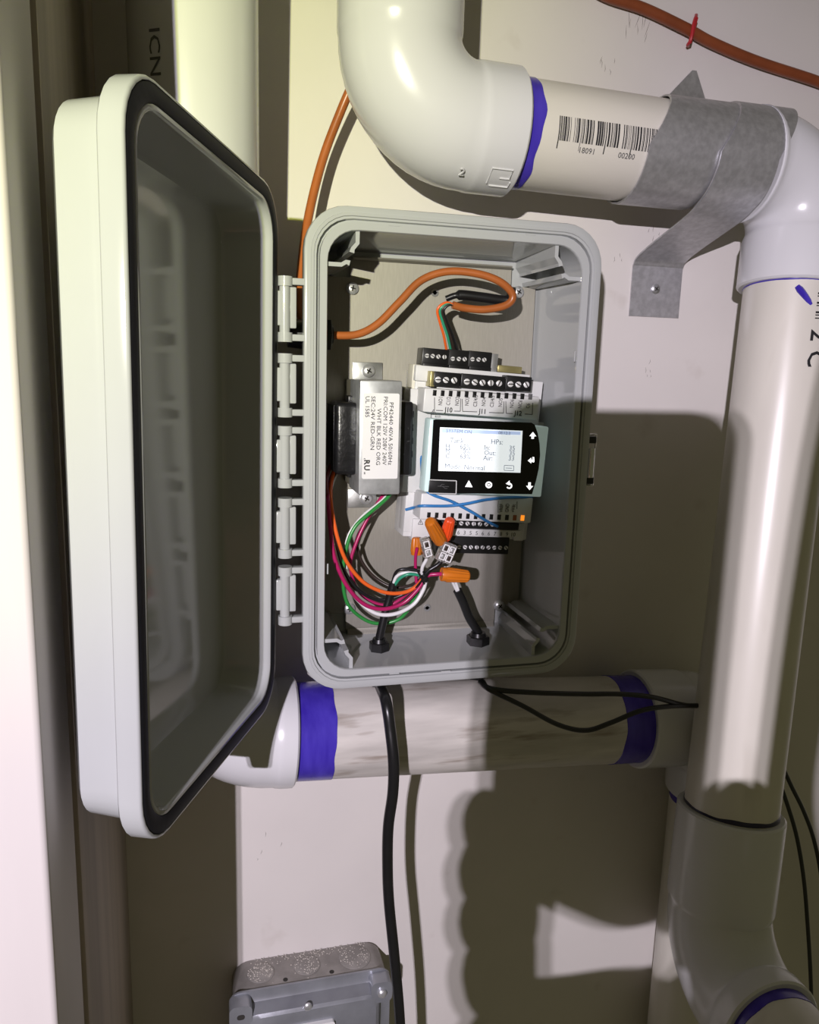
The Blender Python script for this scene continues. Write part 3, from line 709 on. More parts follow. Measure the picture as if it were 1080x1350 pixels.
b = MB(); cbox(b, 657, 481, 688, 493, -0.0575, -0.045, 0.0005); obj('port_shield', b, 'brass', ctl)
block(573, 489.3, 606, 510.5, -0.0680, -0.058, [(577.5, 500.5), (588, 501), (598.8, 501.5)], 0.0018)
block(609, 492, 665.5, 514.5, -0.0680, -0.058, [(615.5, 503.2), (626, 504), (636.2, 504.6), (647, 505), (658, 505.4)], 0.0018)
block(668, 494.5, 700, 516.5, -0.0680, -0.058, [(673, 506.4), (683.3, 507), (694, 507.2)], 0.0018)
b = MB(); cbox(b, 568.5, 489, 572.6, 510, -0.0675, -0.058, 0.0003); obj('terminal_end', b, 'brass', ctl)
# slots, brackets and lettering of the upper cover
YC = -0.0741
def mark(mb, x0, y0, x1, y1, Yf, w=0.00028):
    p, q = P(x0, y0, Yf), P(x1, y1, Yf); mb.sweep([p, q], w, 4); return mb
for i in range(13):
    x = 573.3 + 10.52 * i; y = 518 + 0.42 * i
    b = MB(); cbox(b, x - 2.1, y - 4, x + 2.1, y + 4, YC - 0.0001, YC + 0.0006, 0.0001)
    obj('terminal_slot', b, 'black_plastic' if i < 12 else 'ink_grey', upc)
for s, x, y in (('NO1', 580.5, 526), ('C1/2', 591, 526), ('NO2', 602.5, 526.5), ('NO3', 615.5, 526.5), ('C3/4/5', 626.5, 528), ('NO4', 637.5, 527), ('C3/4/5', 648.5, 528.5), ('NO5', 659.5, 528), ('NO6', 674.5, 529.5), ('NC6', 685.5, 530), ('C6', 696, 530)):
    text('cover_text', s, 0.0034, P(x, y + 8.5, YC - 0.0001), -ed, -ex, 'ink_grey', upc, lift=0.00008, sx=0.75, bold=0.008)
for s, x, y in (('J10', 586.5, 540.3), ('J11', 631.5, 542.4), ('J12', 678.5, 544.7)):
    text('cover_text', s, 0.0042, P(x, y, YC - 0.0001), ex, -ed, 'ink', upc, lift=0.00008, sx=0.9, bold=0.012)
b = MB()
for seq in (((573, 524), (573, 541)), ((575, 541), (584, 541.4)), ((599, 542), (607, 542.2), (607.4, 525.5)), ((609.5, 526), (610, 542.3), (629, 543)), ((645, 543.8), (664, 544.6), (664.5, 529)), ((667, 529), (667.5, 545), (676, 545.3)), ((692, 546), (702, 546.5), (702.5, 531))):
    for u, v in zip(seq, seq[1:]): mark(b, u[0], u[1], v[0], v[1], YC, 0.00022)
obj('bracket_lines', b, 'ink_grey', upc)['kind'] = 'stuff'
def warn(x, y, parent, Yf, k=1.0):
    b = MB()
    for u, v in (((-3.5, 3), (3.5, 3.2)), ((3.5, 3.2), (0.2, -3.6)), ((0.2, -3.6), (-3.5, 3)), ((0, -1.3), (0, 1.8))): mark(b, x + u[0] * k, y + u[1] * k, x + v[0] * k, y + v[1] * k, Yf, 0.00018)
    obj('warning_mark', b, 'ink_grey', parent)
warn(571.5, 543.5, upc, YC)
# display
YD = -0.0860
b = MB(); cbox(b, 567.5, 552, 714, 655.5, YD, -0.074, 0.0010, 3)
disp = obj('display', b, 'lit_bezel', ctl)
def cpoly(pxs, Yf):
    o0 = P(640, 600, Yf); return [((P(x, y, Yf) - o0).dot(ex), -(P(x, y, Yf) - o0).dot(ed)) for x, y in pxs], o0
gp = [(571.5, 553.5), (575, 552.8), (701, 557.2), (705, 560), (709, 571), (711.5, 585), (712.2, 600), (710.3, 618), (707, 633), (701.5, 651.5), (566.5, 650), (566.5, 640)]
q, o0 = cpoly(gp, YD - 0.0004)
gl = obj('display_glass', MB().prism(q, o0, ex, -ed, Y, -0.0001, 0.0006), 'glass_black', disp)
q, o0 = cpoly([(580.3, 563.3), (689, 568), (686.2, 623.2), (578, 620.7)], YD - 0.0006)
lcd = obj('screen', MB().prism(q, o0, ex, -ed, Y, -0.0001, 0.0003), 'lcd', disp)
q, o0 = cpoly([(583, 564.8), (686.5, 569.2), (686.3, 573.4), (582.8, 570.2)], YD - 0.0008)
obj('title_bar', MB().prism(q, o0, ex, -ed, Y, -0.00005, 0.0001), 'lcd_bar', lcd)
YS = YD - 0.0007
for s, x, y, sz in (('SYSTEM ON', 588, 567.7, .0030), ('08:12:3', 657, 570.6, .0026), ('Tank', 593, 580.5, .0042), ('HPs:', 647, 582.3, .0042), ('H:', 587, 588.3, .0040), ('65%', 606, 589, .0040), ('In:', 638, 590, .0040), ('35', 671, 590.8, .0040), ('M:', 587, 594.4, .0040), ('0%', 610, 595, .0040), ('Out:', 638, 596.8, .0040), ('35', 671, 597.6, .0040), ('C:', 587, 601.2, .0040), ('63%', 606, 601.8, .0040), ('Air:', 637, 603.8, .0040), ('33', 670, 604.3, .0040), ('Mode: Normal', 586, 614.6, .0042)):
    text('screen_text', s, sz, P(x, y, YS), ex, -ed, 'lcd_text', lcd, lift=0.0002, sx=1.0, bold=0.0)
b = MB()
for u, v in (((665, 613.5), (677.5, 614)), ((677.5, 614), (677.3, 620.6)), ((677.3, 620.6), (664.8, 620.1)), ((664.8, 620.1), (665, 613.5)), ((667, 617), (675, 617.3))): mark(b, u[0], u[1], v[0], v[1], YS - 0.0001, 0.00018)
obj('screen_icon', b, 'lcd_text', lcd)
YG = YD - 0.0007
def key(name, shapes):
    b = MB()
    for pts in shapes:
        q, o0 = cpoly(pts, YG); b.prism(q, o0, ex, -ed, Y, -0.0001, 0.0002)
    return obj(name, b, 'key_light', disp)
def plus(x, y, s=3.6, t=1.5): return [[(x - s, y - t), (x + s, y - t), (x + s, y + t), (x - s, y + t)], [(x - t, y - s), (x + t, y - s), (x + t, y + s), (x - t, y + s)]]
def ringp(x, y, r, r2, a0=0, a1=360, n=14):
    A = [(x + r * math.cos(rad(a0 + (a1 - a0) * i / n)), y + r * math.sin(rad(a0 + (a1 - a0) * i / n))) for i in range(n + 1)]
    B = [(x + r2 * math.cos(rad(a0 + (a1 - a0) * i / n)), y + r2 * math.sin(rad(a0 + (a1 - a0) * i / n))) for i in range(n + 1)]
    return [[A[i], A[i + 1], B[i + 1], B[i]] for i in range(n)]
key('up_key', [[(698.2, 575), (702.8, 569.5), (707.2, 575.2)], [(701, 574), (704.2, 574), (704, 578.5), (700.8, 578.5)]])
key('enter_key', [[(696.2, 607.4), (700.5, 603.5), (700.5, 611)], [(699.5, 606), (704.3, 606), (704.3, 609), (699.5, 609)], [(702.3, 602.5), (704.5, 602.5), (704.5, 609), (702.3, 609)]])
key('down_key', [[(693.8, 640.5), (703, 640.8), (698.2, 646)], [(696.8, 636), (700, 636), (699.8, 641.5), (696.6, 641.5)]])
key('alarm_key', [[(613.5, 641.8), (623, 642.2), (618.4, 633.5)]])
key('program_key', ringp(644.6, 639.2, 4.4, 2.6) + ringp(644.6, 639.2, 1.3, 0.2))
key('escape_key', ringp(671.5, 640.5, 4.0, 2.3, -110, 150) + [[(667.2, 637.8), (672, 633.6), (672.2, 640)]])
b = MB(); cbox(b, 566.5, 633.5, 601.5, 650.8, YD - 0.0011, YD, 0.0003)
uc = obj('port_cover', b, 'black_plastic', disp)
b = MB()
for u, v in (((566.5, 632.6), (602, 634)), ((602, 634), (601.5, 651)), ((601.5, 651.2), (566, 650.3))): mark(b, u[0], u[1], v[0], v[1], YD - 0.0011, 0.00032)
obj('port_cover_edge', b, 'controller_grey', uc)
b = MB()
for u, v in (((577, 641), (592, 641.6)), ((580, 641), (583, 638.5)), ((583, 638.5), (586, 638.6)), ((584, 641.5), (587, 644)), ((587, 644), (590, 644))): mark(b, u[0], u[1], v[0], v[1], YD - 0.0012, 0.00018)
obj('port_icon', b, 'ink_grey', uc)
# lower cover : slots, lamps, lettering
for i in range(13):
    x = 565.6 + 10.3 * i; y = 679 + 0.33 * i
    b = MB(); cbox(b, x - 2.0, y - 3.6, x + 2.0, y + 3.6, YC - 0.0001, YC + 0.0006, 0.0001)
    nm = 'status_lamp' if i >= 11 else 'terminal_slot'
    obj(nm, b, 'led_amber' if i == 12 else ('led_dim' if i == 11 else 'black_plastic'), loc_)
for s, x in (('VREF', 660.5), ('GND', 668.5), ('+Vdc', 676.5)):
    text('cover_text', s, 0.0034, P(x, 675.5, YC - 0.0001), -ed, -ex, 'ink_grey', loc_, lift=0.00008, sx=0.72, bold=0.008)
b = MB()
for u, v in (((657, 660), (656.7, 676)), ((682, 661), (681.7, 671))): mark(b, u[0], u[1], v[0], v[1], YC, 0.0002)
obj('bracket_lines', b, 'ink_grey', loc_)['kind'] = 'stuff'
# lower terminals
b = MB(); cbox(b, 545, 684, 575, 713, -0.0600, -0.05, 0.0004); lt = obj('terminal_base', b, 'controller_grey', ctl)
warn(554.5, 688.5, lt, -0.0601, 0.9)
block(577, 686, 684, 699, -0.0660, -0.056, [(600 + 8.2 * i, 689.6 + 0.3 * i) for i in range(7)], 0.0013)
b = MB(); cbox(b, 574, 696, 686, 708, -0.0640, -0.054, 0.0003); ns = obj('number_strip', b, 'controller_grey', ctl)
for i, s in enumerate(('6', '3', '5', '5', '6', '6', '7', '8', '9', '10')):
    text('strip_number', s, 0.0036, P(604.5 + 8 * i, 702.2 + 0.3 * i, -0.0641), ex, -ed, 'ink_grey', ns, align='CENTER', lift=0.0001)
b = MB(); cbox(b, 680, 690, 690, 713, -0.0605, -0.05, 0.0004); obj('terminal_end', b, 'controller_grey', ctl)
block(577, 706, 670, 731, -0.0580, -0.047, [(605.5 + 7.7 * i, 721.2 + 0.12 * i) for i in range(9)], 0.0013)

# ------------------------------------------------------------------ wiring inside the box
bl = wire('blue_wire', pl((554, 588, -0.058), (555.5, 606, -0.060), (557, 628, -0.066), (560, 644, -0.074), (572, 653, -0.0765), (595, 661, -0.0765), (620, 674, -0.0765), (642, 687, -0.0745), (656, 694, -0.070)), 0.0009, 'wire_blue')
tag(bl, 'blue wire slanting down from the transformer across the lower controller cover', 'wire')
bl = wire('blue_wire', pl((535, 672, -0.058), (548, 668.5, -0.062), (556, 667, -0.0745), (590, 667, -0.0762), (615, 664, -0.078), (640, 659, -0.0762), (670, 656, -0.0760), (702, 655.5, -0.072)), 0.0009, 'wire_blue')
tag(bl, 'blue wire running nearly level right under the display edge', 'wire')
def w_(name, label, pts, r, mt, cat='wire', grp=None):
    return tag(wire(name, pl(*pts), r, mt), label, cat, grp)
w_('green_wire', 'long green wire curving from under the transformer to the bottom wire bundle', [(522, 640, -0.056), (510, 657, -0.059), (488, 676, -0.062), (468, 695, -0.063), (457, 722, -0.063), (452, 760, -0.062), (458, 795, -0.058), (478, 815, -0.055), (500, 822, -0.055), (528, 815, -0.058), (546, 790, -0.063), (556, 766, -0.067)], 0.00115, 'wire_green')
w_('white_wire', 'thin white wire lying along the green wire below the transformer', [(516, 645, -0.055), (503, 660, -0.057), (478, 680, -0.060), (461, 702, -0.061), (455, 725, -0.061), (457, 750, -0.059)], 0.0007, 'wire_white')
w_('red_wire', 'dark pink wire leaving the transformer beside the green wire', [(512, 645, -0.054), (500, 660, -0.056), (484, 685, -0.058), (470, 715, -0.059), (462, 745, -0.059), (470, 775, -0.058), (490, 793, -0.058), (515, 797, -0.060), (540, 780, -0.064), (557, 763, -0.068)], 0.00110, 'wire_magenta')
w_('red_wire', 'dark red wire along the left wall of the box below the transformer', [(440, 605, -0.062), (431, 630, -0.066), (433, 665, -0.067), (438, 700, -0.065), (446, 735, -0.062), (458, 765, -0.059), (480, 785, -0.057)], 0.00115, 'wire_red')
w_('orange_wire', 'bright orange wire looping from the left wall to the zip tie', [(447, 606, -0.052), (440, 622, -0.060), (436, 645, -0.066), (438, 675, -0.069), (446, 712, -0.070), (458, 742, -0.070), (480, 768, -0.070), (508, 781, -0.070), (533, 781, -0.070), (550, 772, -0.070), (559, 760, -0.070)], 0.00120, 'wire_orange')
w_('magenta_wire', 'magenta wire sweeping along the bottom of the loop into the wire nut', [(446, 612, -0.050), (437, 630, -0.060), (433, 658, -0.068), (436, 700, -0.071), (441, 735, -0.072), (456, 770, -0.072), (478, 795, -0.071), (503, 803, -0.071), (530, 796, -0.071), (550, 778, -0.072), (563, 760, -0.073), (576, 757, -0.075), (592, 757, -0.076)], 0.00125, 'wire_magenta')
w_('white_wire', 'thick white wire hanging lowest in the front of loop', [(446, 618, -0.047), (436, 645, -0.056), (435, 690, -0.064), (443, 735, -0.066), (456, 768, -0.066), (474, 793, -0.066), (497, 809, -0.068), (522, 809, -0.069), (545, 797, -0.069), (558, 778, -0.069), (562, 762, -0.070)], 0.00125, 'wire_white')
w_('black_wire', 'black wire behind the orange wire in the loop', [(446, 616, -0.048), (437, 634, -0.055), (433, 655, -0.061), (438, 705, -0.063), (450, 745, -0.063), (470, 775, -0.063), (495, 790, -0.063), (520, 788, -0.064), (545, 776, -0.066), (558, 762, -0.068)], 0.00115, 'cord_black')
w_('brown_wire', 'dark brown wire crossing behind the loop near the plate', [(470, 718, -0.050), (478, 742, -0.050), (495, 762, -0.051), (518, 774, -0.055), (540, 772, -0.060), (556, 762, -0.065)], 0.00100, 'wire_brown')
w_('magenta_wire', 'short magenta wire standing up from the tie to the left connector', [(549, 768, -0.066), (548, 750, -0.066), (548, 735, -0.067), (550, 722, -0.068)], 0.0010, 'wire_magenta')
w_('white_wire', 'short white wire rising from the tie into the left lever connector', [(556, 760, -0.070), (557, 748, -0.073), (562, 738, -0.075), (564, 730, -0.076)], 0.0011, 'wire_white')
w_('black_wire', 'short black wire rising from the tie to the right lever connector', [(556, 762, -0.071), (566, 752, -0.073), (577, 745, -0.074), (584, 738, -0.075)], 0.0014, 'cord_black')
# cords with their glands
def gland(px, py, label, r=0.0065):
    p = P(px, py, -0.064); zf = 0.0135
    b = MB(); c = Vector((p.x, -0.064, zf))
    b.sweep([c - Z * 0.001, c + Z * 0.0045, c + Z * 0.0050], [r, r, r * 0.92], 6)
    b.sweep([c + Z * 0.0048, c + Z * 0.0072], [r * 0.72, r * 0.62], 18)
    b.sweep([(c.x, c.y, -0.010), (c.x, c.y, 0.008)], [r * 0.8, r * 0.95], 6)
    tag(obj('cable_gland', b, 'black_plastic', loc=c), label, 'cable gland'); return c
g1 = gland(500, 851, 'black hex cable gland on the bottom wall around the thicker left cord')
g2 = gland(630, 848, 'black hex cable gland on the bottom wall right of the other gland', 0.0075)
c1 = thing('power_cord', 'thick black power cord leaving the box bottom and hanging down wall', 'cord', g1)
zt1 = P(503, 905, -0.066)
wire('inner_sheath', [Vector((g1.x, g1.y, 0.012)), Vector((g1.x, g1.y, 0.020))] + pl((507, 812, -0.064), (513, 790, -0.064), (519, 768, -0.065)), 0.0026, 'cord_black', c1)
wire('outer_sheath', [Vector((g1.x, g1.y, 0.004)), Vector((g1.x, g1.y - 0.004, -0.008))] + pl((509, 925, -0.094), (515, 965, -0.101), (519, 1005, -0.104), (518, 1045, -0.102), (512, 1090, -0.098), (511, 1140, -0.094), (513, 1190, -0.092), (520, 1260, -0.092), (527, 1340, -0.092), (531, 1430, -0.092), (533, 1560, -0.092)), 0.0034, 'cord_black', c1, n=14)
for mt, pts, lb in (('wire_white', [(518, 772, -0.065), (523, 760, -0.067), (535, 755, -0.069), (556, 757, -0.071)], 'white core wire'), ('wire_teal', [(520, 772, -0.066), (528, 762, -0.069), (540, 757, -0.071), (557, 759, -0.071)], 'green core wire'), ('cord_black', [(517, 770, -0.064), (522, 755, -0.066), (530, 750.5, -0.068), (545, 751, -0.069), (558, 756, -0.070)], 'black core wire')):
    wire('core_wire', pl(*pts), 0.0010, mt, c1)['label'] = lb
c2 = thing('power_cord', 'shorter black cord rising from the right gland to the orange wire nut', 'cord', g2)
wire('inner_sheath', [Vector((g2.x, g2.y, 0.012)), Vector((g2.x, g2.y, 0.020))] + pl((619, 815, -0.064), (611, 795, -0.065), (603, 778, -0.066)), [0.0028] * 33, 'cord_black', c2)
for k in range(2):
    wire('core_wire', pl((603 + 2 * k, 780, -0.0665), (598 + 4 * k, 770, -0.068), (594 + 4 * k, 760, -0.070), (586 + 4 * k, 748, -0.072)), 0.0009, 'wire_white', c2)
# two thin black leads out of the bottom, over the lower pipe
gl3 = P(640, 903, -0.075)
w_('black_lead', 'upper of two thin black leads running right from box bottom across the pipe', [(636, 898, -0.080), (648, 908, -0.094), (700, 913, -0.099), (770, 915, -0.099), (815, 915, -0.099), (860, 919, -0.098), (900, 929, -0.096), (930, 931, -0.092), (990, 932, -0.078)], 0.0016, 'cord_black', 'lead')
w_('black_lead', 'lower thin black lead sagging across the pipe below the other', [(633, 899, -0.080), (645, 909, -0.094), (690, 931, -0.1005), (735, 955, -0.101), (772, 963, -0.101), (805, 953, -0.101), (845, 937, -0.100), (885, 931, -0.098), (930, 930, -0.094), (990, 928, -0.080)], 0.0016, 'cord_black', 'lead')
w_('black_lead', 'black lead on the wall right of tall pipe, outer one', [(1020, 985, -0.030), (1043, 1035, -0.030), (1060, 1070, -0.030), (1074, 1110, -0.030), (1085, 1170, -0.030), (1100, 1300, -0.030)], 0.0017, 'cord_black', 'lead')
w_('black_lead', 'black lead on the wall right of tall pipe, inner one', [(1020, 1010, -0.030), (1038, 1060, -0.030), (1051, 1105, -0.030), (1060, 1160, -0.030), (1065, 1220, -0.030), (1069, 1290, -0.030), (1072, 1400, -0.030)], 0.0017, 'cord_black', 'lead')
# zip tie at the bundle
tie = thing('zip_tie', 'black zip tie gathering the wire bundle in front of the plate', 'zip tie', P(557, 759, -0.072))
b = MB()
cc = P(557, 760, -0.070)
dirv = (P(572, 754, -0.07) - P(540, 770, -0.07)).normalized(); u = dirv.cross(Y).normalized()
for off in (-0.0016, 0.0012):
    b.sweep([cc + dirv * off + (u * math.cos(t * math.pi / 8) * 0.0044 + Y * math.sin(t * math.pi / 8) * 0.0052) for t in range(17)], 0.0006, 6, caps=False)
obj('strap_loop', b, 'black_plastic', tie)
b = MB(); b.box(cc - Y * 0.0055, (0.0035, 0.003, 0.0035), Matrix.Rotation(0.5, 3, 'Y'), bevel=0.0005); obj('tie_head', b, 'black_plastic', tie)
b = MB(); b.sweep(spline([cc - Y * 0.006, P(567, 752, -0.078), P(548, 775, -0.077)], 4), 0.0005, 6); obj('tie_tail', b, 'black_plastic', tie)
# wire nuts
def wire_nut(p0, p1, r0, r1, mt, label, n=28, wings=True):
    p0, p1 = Vector(p0), Vector(p1); d = p1 - p0; L = d.length; d.normalize()
    u = d.cross(Y).normalized(); v = d.cross(u)
    b = MB(); prof = [(0.02, 0.70), (0.0, 0.86), (0.02, 1.0), (0.14, 1.0), (0.2, 0.96), (0.6, 0.5), (0.88, 0.12), (0.93, 0.0), (0.98, -0.15), (1.0, -0.6)]
    rows = []
    for t, k in prof:
        r = r1 + (r0 - r1) * k if k > 0 else r1 * (1 + k)
        row = []
        for j in range(n):
            rr = r * (1 + (0.10 if (0.18 < t < 0.95 and j % 2) else 0.0)); a = 2 * math.pi * j / n
            row.append(p0 + d * (L * t) + (u * math.cos(a) + v * math.sin(a)) * max(rr, 0.0002))
        rows.append(row)
    b.loops(rows)
    o = obj('wire_nut', b, mt, loc=p0, angle=25)
    tag(o, label, 'wire nut')
    return o
wire_nut(P(581, 713, -0.076), P(566, 686, -0.085), 0.0042, 0.0032, 'nut_orange', 'orange ribbed wire nut pointing up between the clear connectors')
wire_nut(P(587, 709, -0.073), P(594, 684, -0.080), 0.0036, 0.0028, 'nut_red', 'bright red-orange wire nut pointing up beside the orange one')
wire_nut(P(582, 757, -0.077), P(619, 760, -0.078), 0.0043, 0.0034, 'nut_orange', 'orange ribbed wire nut lying flat below the lower terminals')
wire_nut(P(549, 731, -0.064), P(549, 708, -0.064), 0.0034, 0.0024, 'nut_orange', 'small orange wire nut half hidden behind the left clear connector')
# clear lever connectors
def connector(px, py, ang, cols, rows, label, Yc=-0.078, tilt=0.0):
    p = P(px, py, Yc); c = thing('lever_connector', label, 'connector', p)
    R = Matrix.Rotation(rad(ang), 3, 'Y'); w, h, d = 0.0042 * cols, 0.0052 * rows + 0.002, 0.0062
    def L(x, y, z): return p + R @ Vector((x, y, z))
    b = MB(); b.box(p, (w + 0.001, d, h), R, bevel=0.0007); obj('clear_shell', b, 'clear_plastic', c)
    for i in range(cols):
        for j in range(rows):
            x = (i - (cols - 1) / 2) * 0.0042; z = (j - (rows - 1) / 2) * 0.0052
            fr = MB()
            for (ax, az, bx, bz) in ((-.0016, -.002, .0016, -.002), (.0016, -.002, .0016, .002), (.0016, .002, -.0016, .002), (-.0016, .002, -.0016, -.002)):
                fr.sweep([L(x + ax, -d / 2 - 0.0002, z + az), L(x + bx, -d / 2 - 0.0002, z + bz)], 0.00036, 6)
            obj('port_frame', fr, 'white_label', c)
            pb = MB(); pb.box(L(x, -d / 2 + 0.0008, z), (0.0018, 0.003, 0.0024), R, bevel=0.0002)
            obj('wire_port', pb, 'wire_brown' if (i + j) % 2 else 'screw_steel', c)
    for i in range(cols):
        x = (i - (cols - 1) / 2) * 0.0042
        cb = MB(); cb.box(L(x, 0.0, -h * 0.30), (0.0016, 0.0028, h * 0.35), R, bevel=0.0002); obj('clamp_spring', cb, 'screw_steel', c)
connector(562, 722, 14 * -1, 1, 2, 'clear two-port lever connector at left, tilted, in front of the terminal base', Yc=-0.0775)
connector(588, 728, 22, 2, 2, 'clear four-port lever connector right of the other, below the wire nuts', Yc=-0.0775)

# ------------------------------------------------------------------ steel electrical box at the bottom
eb = thing('electrical_box', 'square grey steel electrical box with raised cover at the bottom of view', 'electrical box', (0.008, WY, -0.27))
ebx0, ebx1 = P(306, 1275, WY - 0.012).x, P(505, 1255, WY - 0.012).x
YE = WY - 0.030
ez1 = (P(330, 1262, WY).z + P(480, 1243, WY).z) / 2
ezf0, ezf1 = P(305, 1302, YE).z, P(500, 1290, YE).z
print('ebox', ebx0, ebx1, ez1, ezf0, ezf1)
ezt = ez1
ebh = ebx1 - ebx0
rows = [[Vector((a, yy, b2)) for a, b2 in rrect(ebx0 + i, ezt - ebh + i, ebx1 - i, ezt - i, 0.012, 6)] for yy, i in ((WY - 0.0003, 0.0008), (WY - 0.002, 0), (YE, 0.0))]
obj('box_shell', MB().loops(rows), 'ebox_dusty', eb)
for xk, ry in ((0.18, 0.0095), (0.48, 0.0095), (0.80, 0.0115)):
    c = Vector((ebx0 + ebh * xk, (WY + YE) / 2, ezt))
    b = MB(); b.sweep([c - Z * 0.001, c + Z * 0.0005, c + Z * 0.0008], [ry, ry, ry * 0.95], 28)
    obj('knockout', b, 'ebox_dusty', eb)
for xk in (0.33, 0.63):
    c = Vector((ebx0 + ebh * xk, YE + 0.005, ezt)); b = MB(); b.cyl(c - Z * 0.001, c + Z * 0.0002, 0.0017, n=14); obj('screw_hole', b, 'dark_gap', eb)
cz0, cz1 = ezt - ebh - 0.002, ezt + 0.0015
b = MB()
cv = [(0.0000, 0.008, YE - 0.0003), (0.0, 0.008, YE - 0.0018), (0.0050, 0.008, YE - 0.0020), (0.0075, 0.008, YE - 0.0035), (0.0105, 0.008, YE - 0.0115), (0.0125, 0.009, YE - 0.0130)]
rows = [[Vector((a, yy, b2)) for a, b2 in rrect(ebx0 - 0.003 + i, cz0 + i, ebx1 + 0.001 - i, cz1 - i, r, 6)] for i, r, yy in cv]
cover = obj('raised_cover', b.loops(rows), 'ebox_steel', eb, angle=30)
# ears at two corners, where the cover screws sit
for (sx_, sgn, nm) in ((ebx0 + 0.0045, 1, 'hole'), (ebx1 - 0.0075, -1, 'screw')):
    zz = cz1 - 0.0095
    b = MB(); b.prism(rrect(-0.0075, -0.008, 0.0075, 0.008, 0.004), (sx_, YE - 0.0020, zz), X, Z, Y, -0.0105, 0.0002)
    obj('cover_ear', b, 'ebox_steel', cover)
    if nm == 'hole': obj('screw_slot', MB().prism(rrect(-0.0026, -0.0019, 0.0026, 0.0019, 0.0018), (sx_, YE - 0.0125, zz), X, Z, Y, -0.0002, 0.0005), 'dark_gap', cover)
    else: obj('cover_screw', screw_mb((sx_, YE - 0.0125, zz), 0.0033, 0.003), 'screw_steel', cover)
pc = P(406, 1327, YE - 0.0132)
obj('cover_screw', screw_mb((pc.x, YE - 0.0130, pc.z), 0.0029, 0.002), 'screw_steel', cover)
r0, r1 = P(374, 1355, YE - 0.0135), P(441, 1340, YE - 0.0135)
b = MB(); b.prism(rrect(r0.x, r0.z - 0.06, r1.x, r0.z, 0.002), (0, YE - 0.0130, 0), X, Z, Y, -0.003, 0.001)
obj('receptacle_face', b, 'white_label', eb)
b = MB(); rnd = random.Random(5)
for i in range(420):
    if i % 3: xk, ry = rnd.choice(((0.18, 0.0090), (0.48, 0.0090), (0.80, 0.0110))); rr = ry * math.sqrt(rnd.random()); aa = rnd.uniform(0, 6.28); x = ebx0 + ebh * xk + rr * math.cos(aa); y = (WY + YE) / 2 + rr * math.sin(aa); z = ezt + 0.0010
    else: x = rnd.uniform(ebx0 + 0.012, ebx1 - 0.012); y = rnd.uniform(WY - 0.0012, WY - 0.008) if rnd.random() < 0.8 else rnd.uniform(WY, YE); z = ezt + 0.0003
    bmesh.ops.create_cone(b.bm, segments=4, radius1=rnd.uniform(0.0002, 0.0007), radius2=0.0001, depth=0.0005, cap_ends=True, matrix=Matrix.Translation((x, y, z)))
o = obj('dust', b, 'dust', loc=(0.008, WY, ezt)); o['kind'] = 'stuff'; tag(o, 'pale drywall dust lying on the top of the steel electrical box', 'dust')

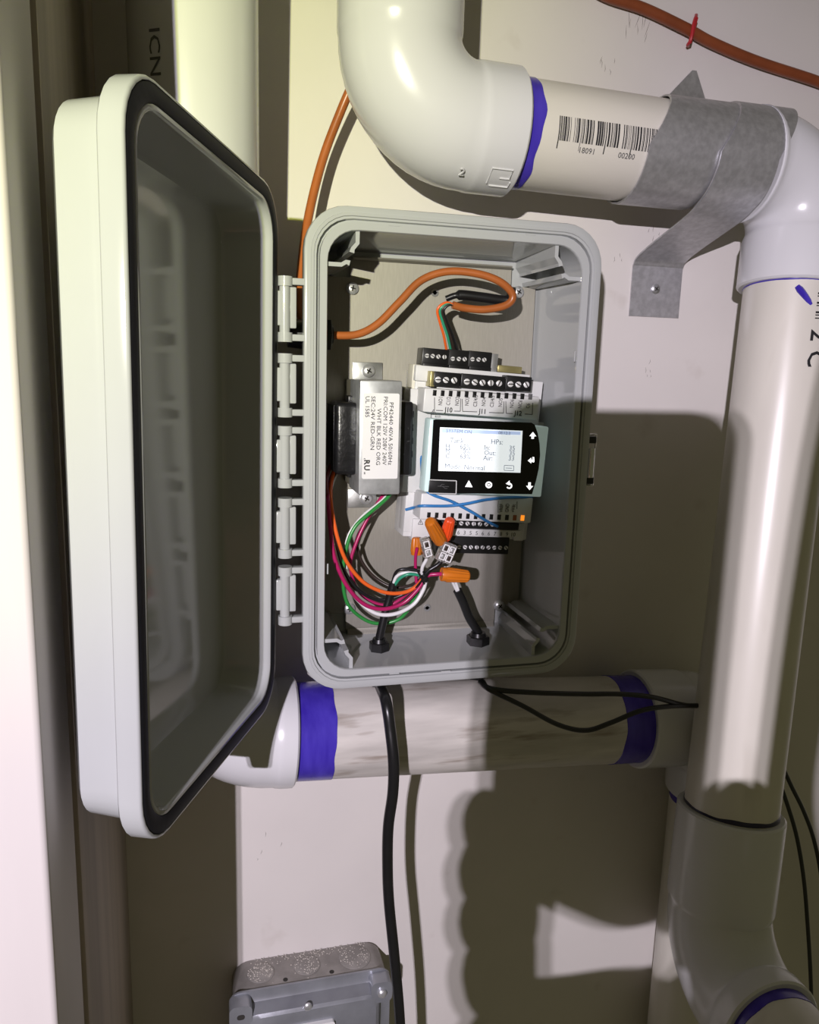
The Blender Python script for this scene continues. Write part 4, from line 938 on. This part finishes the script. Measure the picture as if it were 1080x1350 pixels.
# ------------------------------------------------------------------ photographer's phone and hand behind the camera: they stand in the lamp's beam
ph = thing('phone', 'mobile phone held upright in a hand, out of the view behind the lens', 'phone', (-0.05, -0.53, 0.12))
b = MB(); b.loops([[Vector((a, yy, c2)) for a, c2 in rrect(-0.1135 + i, 0.0500 + i, -0.0265 - i, 0.2320 - i, 0.013, 6)] for yy, i in ((-0.5350, 0.0012), (-0.5342, 0), (-0.5268, 0), (-0.5260, 0.0012))])
obj('phone_case', b, 'black_plastic', ph)
b = MB(); b.prism(rrect(-0.1100, 0.0535, -0.0300, 0.2285, 0.010), (0, -0.5352, 0), X, Z, Y, -0.0002, 0.0003); obj('phone_screen', b, 'glass_black', ph)
def skin_person():
    V = []; E = []; Rr = []
    def add(p, r, par=None):
        V.append((p[0] - 0.019, p[1], p[2] + 0.014)); Rr.append(r)
        if par is not None: E.append((par, len(V) - 1))
        return len(V) - 1
    y = -0.548
    w0 = add((-0.040, y - 0.02, -0.075), 0.030)
    a1 = add((-0.022, y - 0.08, -0.19), 0.038, w0); add((0.0, y - 0.16, -0.34), 0.046, a1)
    pm0 = add((-0.040, y, -0.030), 0.034, w0)
    rt = add((-0.002, y, -0.010), 0.017, pm0); rt2 = add((0.003, y + 0.006, 0.040), 0.019, rt)
    t1 = add((0.006, y + 0.012, 0.072), 0.0125, rt2); add((0.000, y + 0.014, 0.088), 0.0105, t1)
    lf = add((-0.082, y, -0.014), 0.025, pm0)
    for z0, z1, r, xo in ((0.004, 0.006, 0.0105, -0.098), (0.026, 0.028, 0.0110, -0.100), (0.045, 0.050, 0.0110, -0.101), (0.064, 0.070, 0.0100, -0.101)):
        f = add((-0.090, y, z0 - 0.004), r * 1.05, lf if z0 < 0.01 else fprev)
        k1 = add((xo - 0.001, y + 0.013, z0), r, f); k2 = add((xo + 0.006, y + 0.026, z1), r * 0.85, k1)
        add((xo + 0.012, y + 0.0285, z1 + 0.001), r * 0.7, k2); fprev = f
    h1 = add((-0.090, y, -0.046), 0.026, lf); add((-0.080, y - 0.02, -0.110), 0.028, h1)
    add((-0.096, y, -0.022), 0.020, lf); g = add((0.036, y, 0.020), 0.022, rt2); add((0.050, y - 0.02, -0.060), 0.026, g)
    for q, rq in (((0.019, y, 0.075), 0.0160), ((0.0205, y, 0.140), 0.0160), ((0.0225, y, 0.200), 0.0150), ((0.0265, y, 0.250), 0.0130)): g = add(q, rq, g)
    # base of the fingers across the back of the phone's lower edge
    add((-0.050, y, 0.034), 0.0135, fprev)
    br = add((-0.015, y, 0.042), 0.014, rt2); E.append((len(V) - 2, br))
    me = bpy.data.meshes.new('hand'); me.from_pydata(V, E, [])
    o = bpy.data.objects.new('person', me); COL.objects.link(o)
    md = o.modifiers.new('skin', 'SKIN'); s2 = o.modifiers.new('sub', 'SUBSURF'); s2.levels = 2; s2.render_levels = 2
    for v, r in zip(me.skin_vertices[0].data, Rr): v.radius = (r, r)
    me.skin_vertices[0].data[0].use_root = True
    me.materials.append(MATS['skin'])
    tag(o, 'person holding the phone, only hand and forearm, out of the view', 'person')
    return o
skin_person()
# ------------------------------------------------------------------ shared groups of repeated things
GROUPS = {'wire nut': 'wire nuts on the splices in the box', 'cable gland': 'cable glands through the box walls', 'lever connector': 'clear lever connectors on the bundle',
          'lead': 'thin black leads around the pipes', 'strap': 'galvanized straps on the upper pipe', 'cord': 'black cords through the bottom glands',
          'pipe': 'plastic pipe runs on the wall', 'wire': 'coloured wires inside the box', 'cable': 'orange cables on the wall'}
for o in S.objects:
    if o.parent is None and o.get('category') in GROUPS: o['group'] = GROUPS[o['category']]
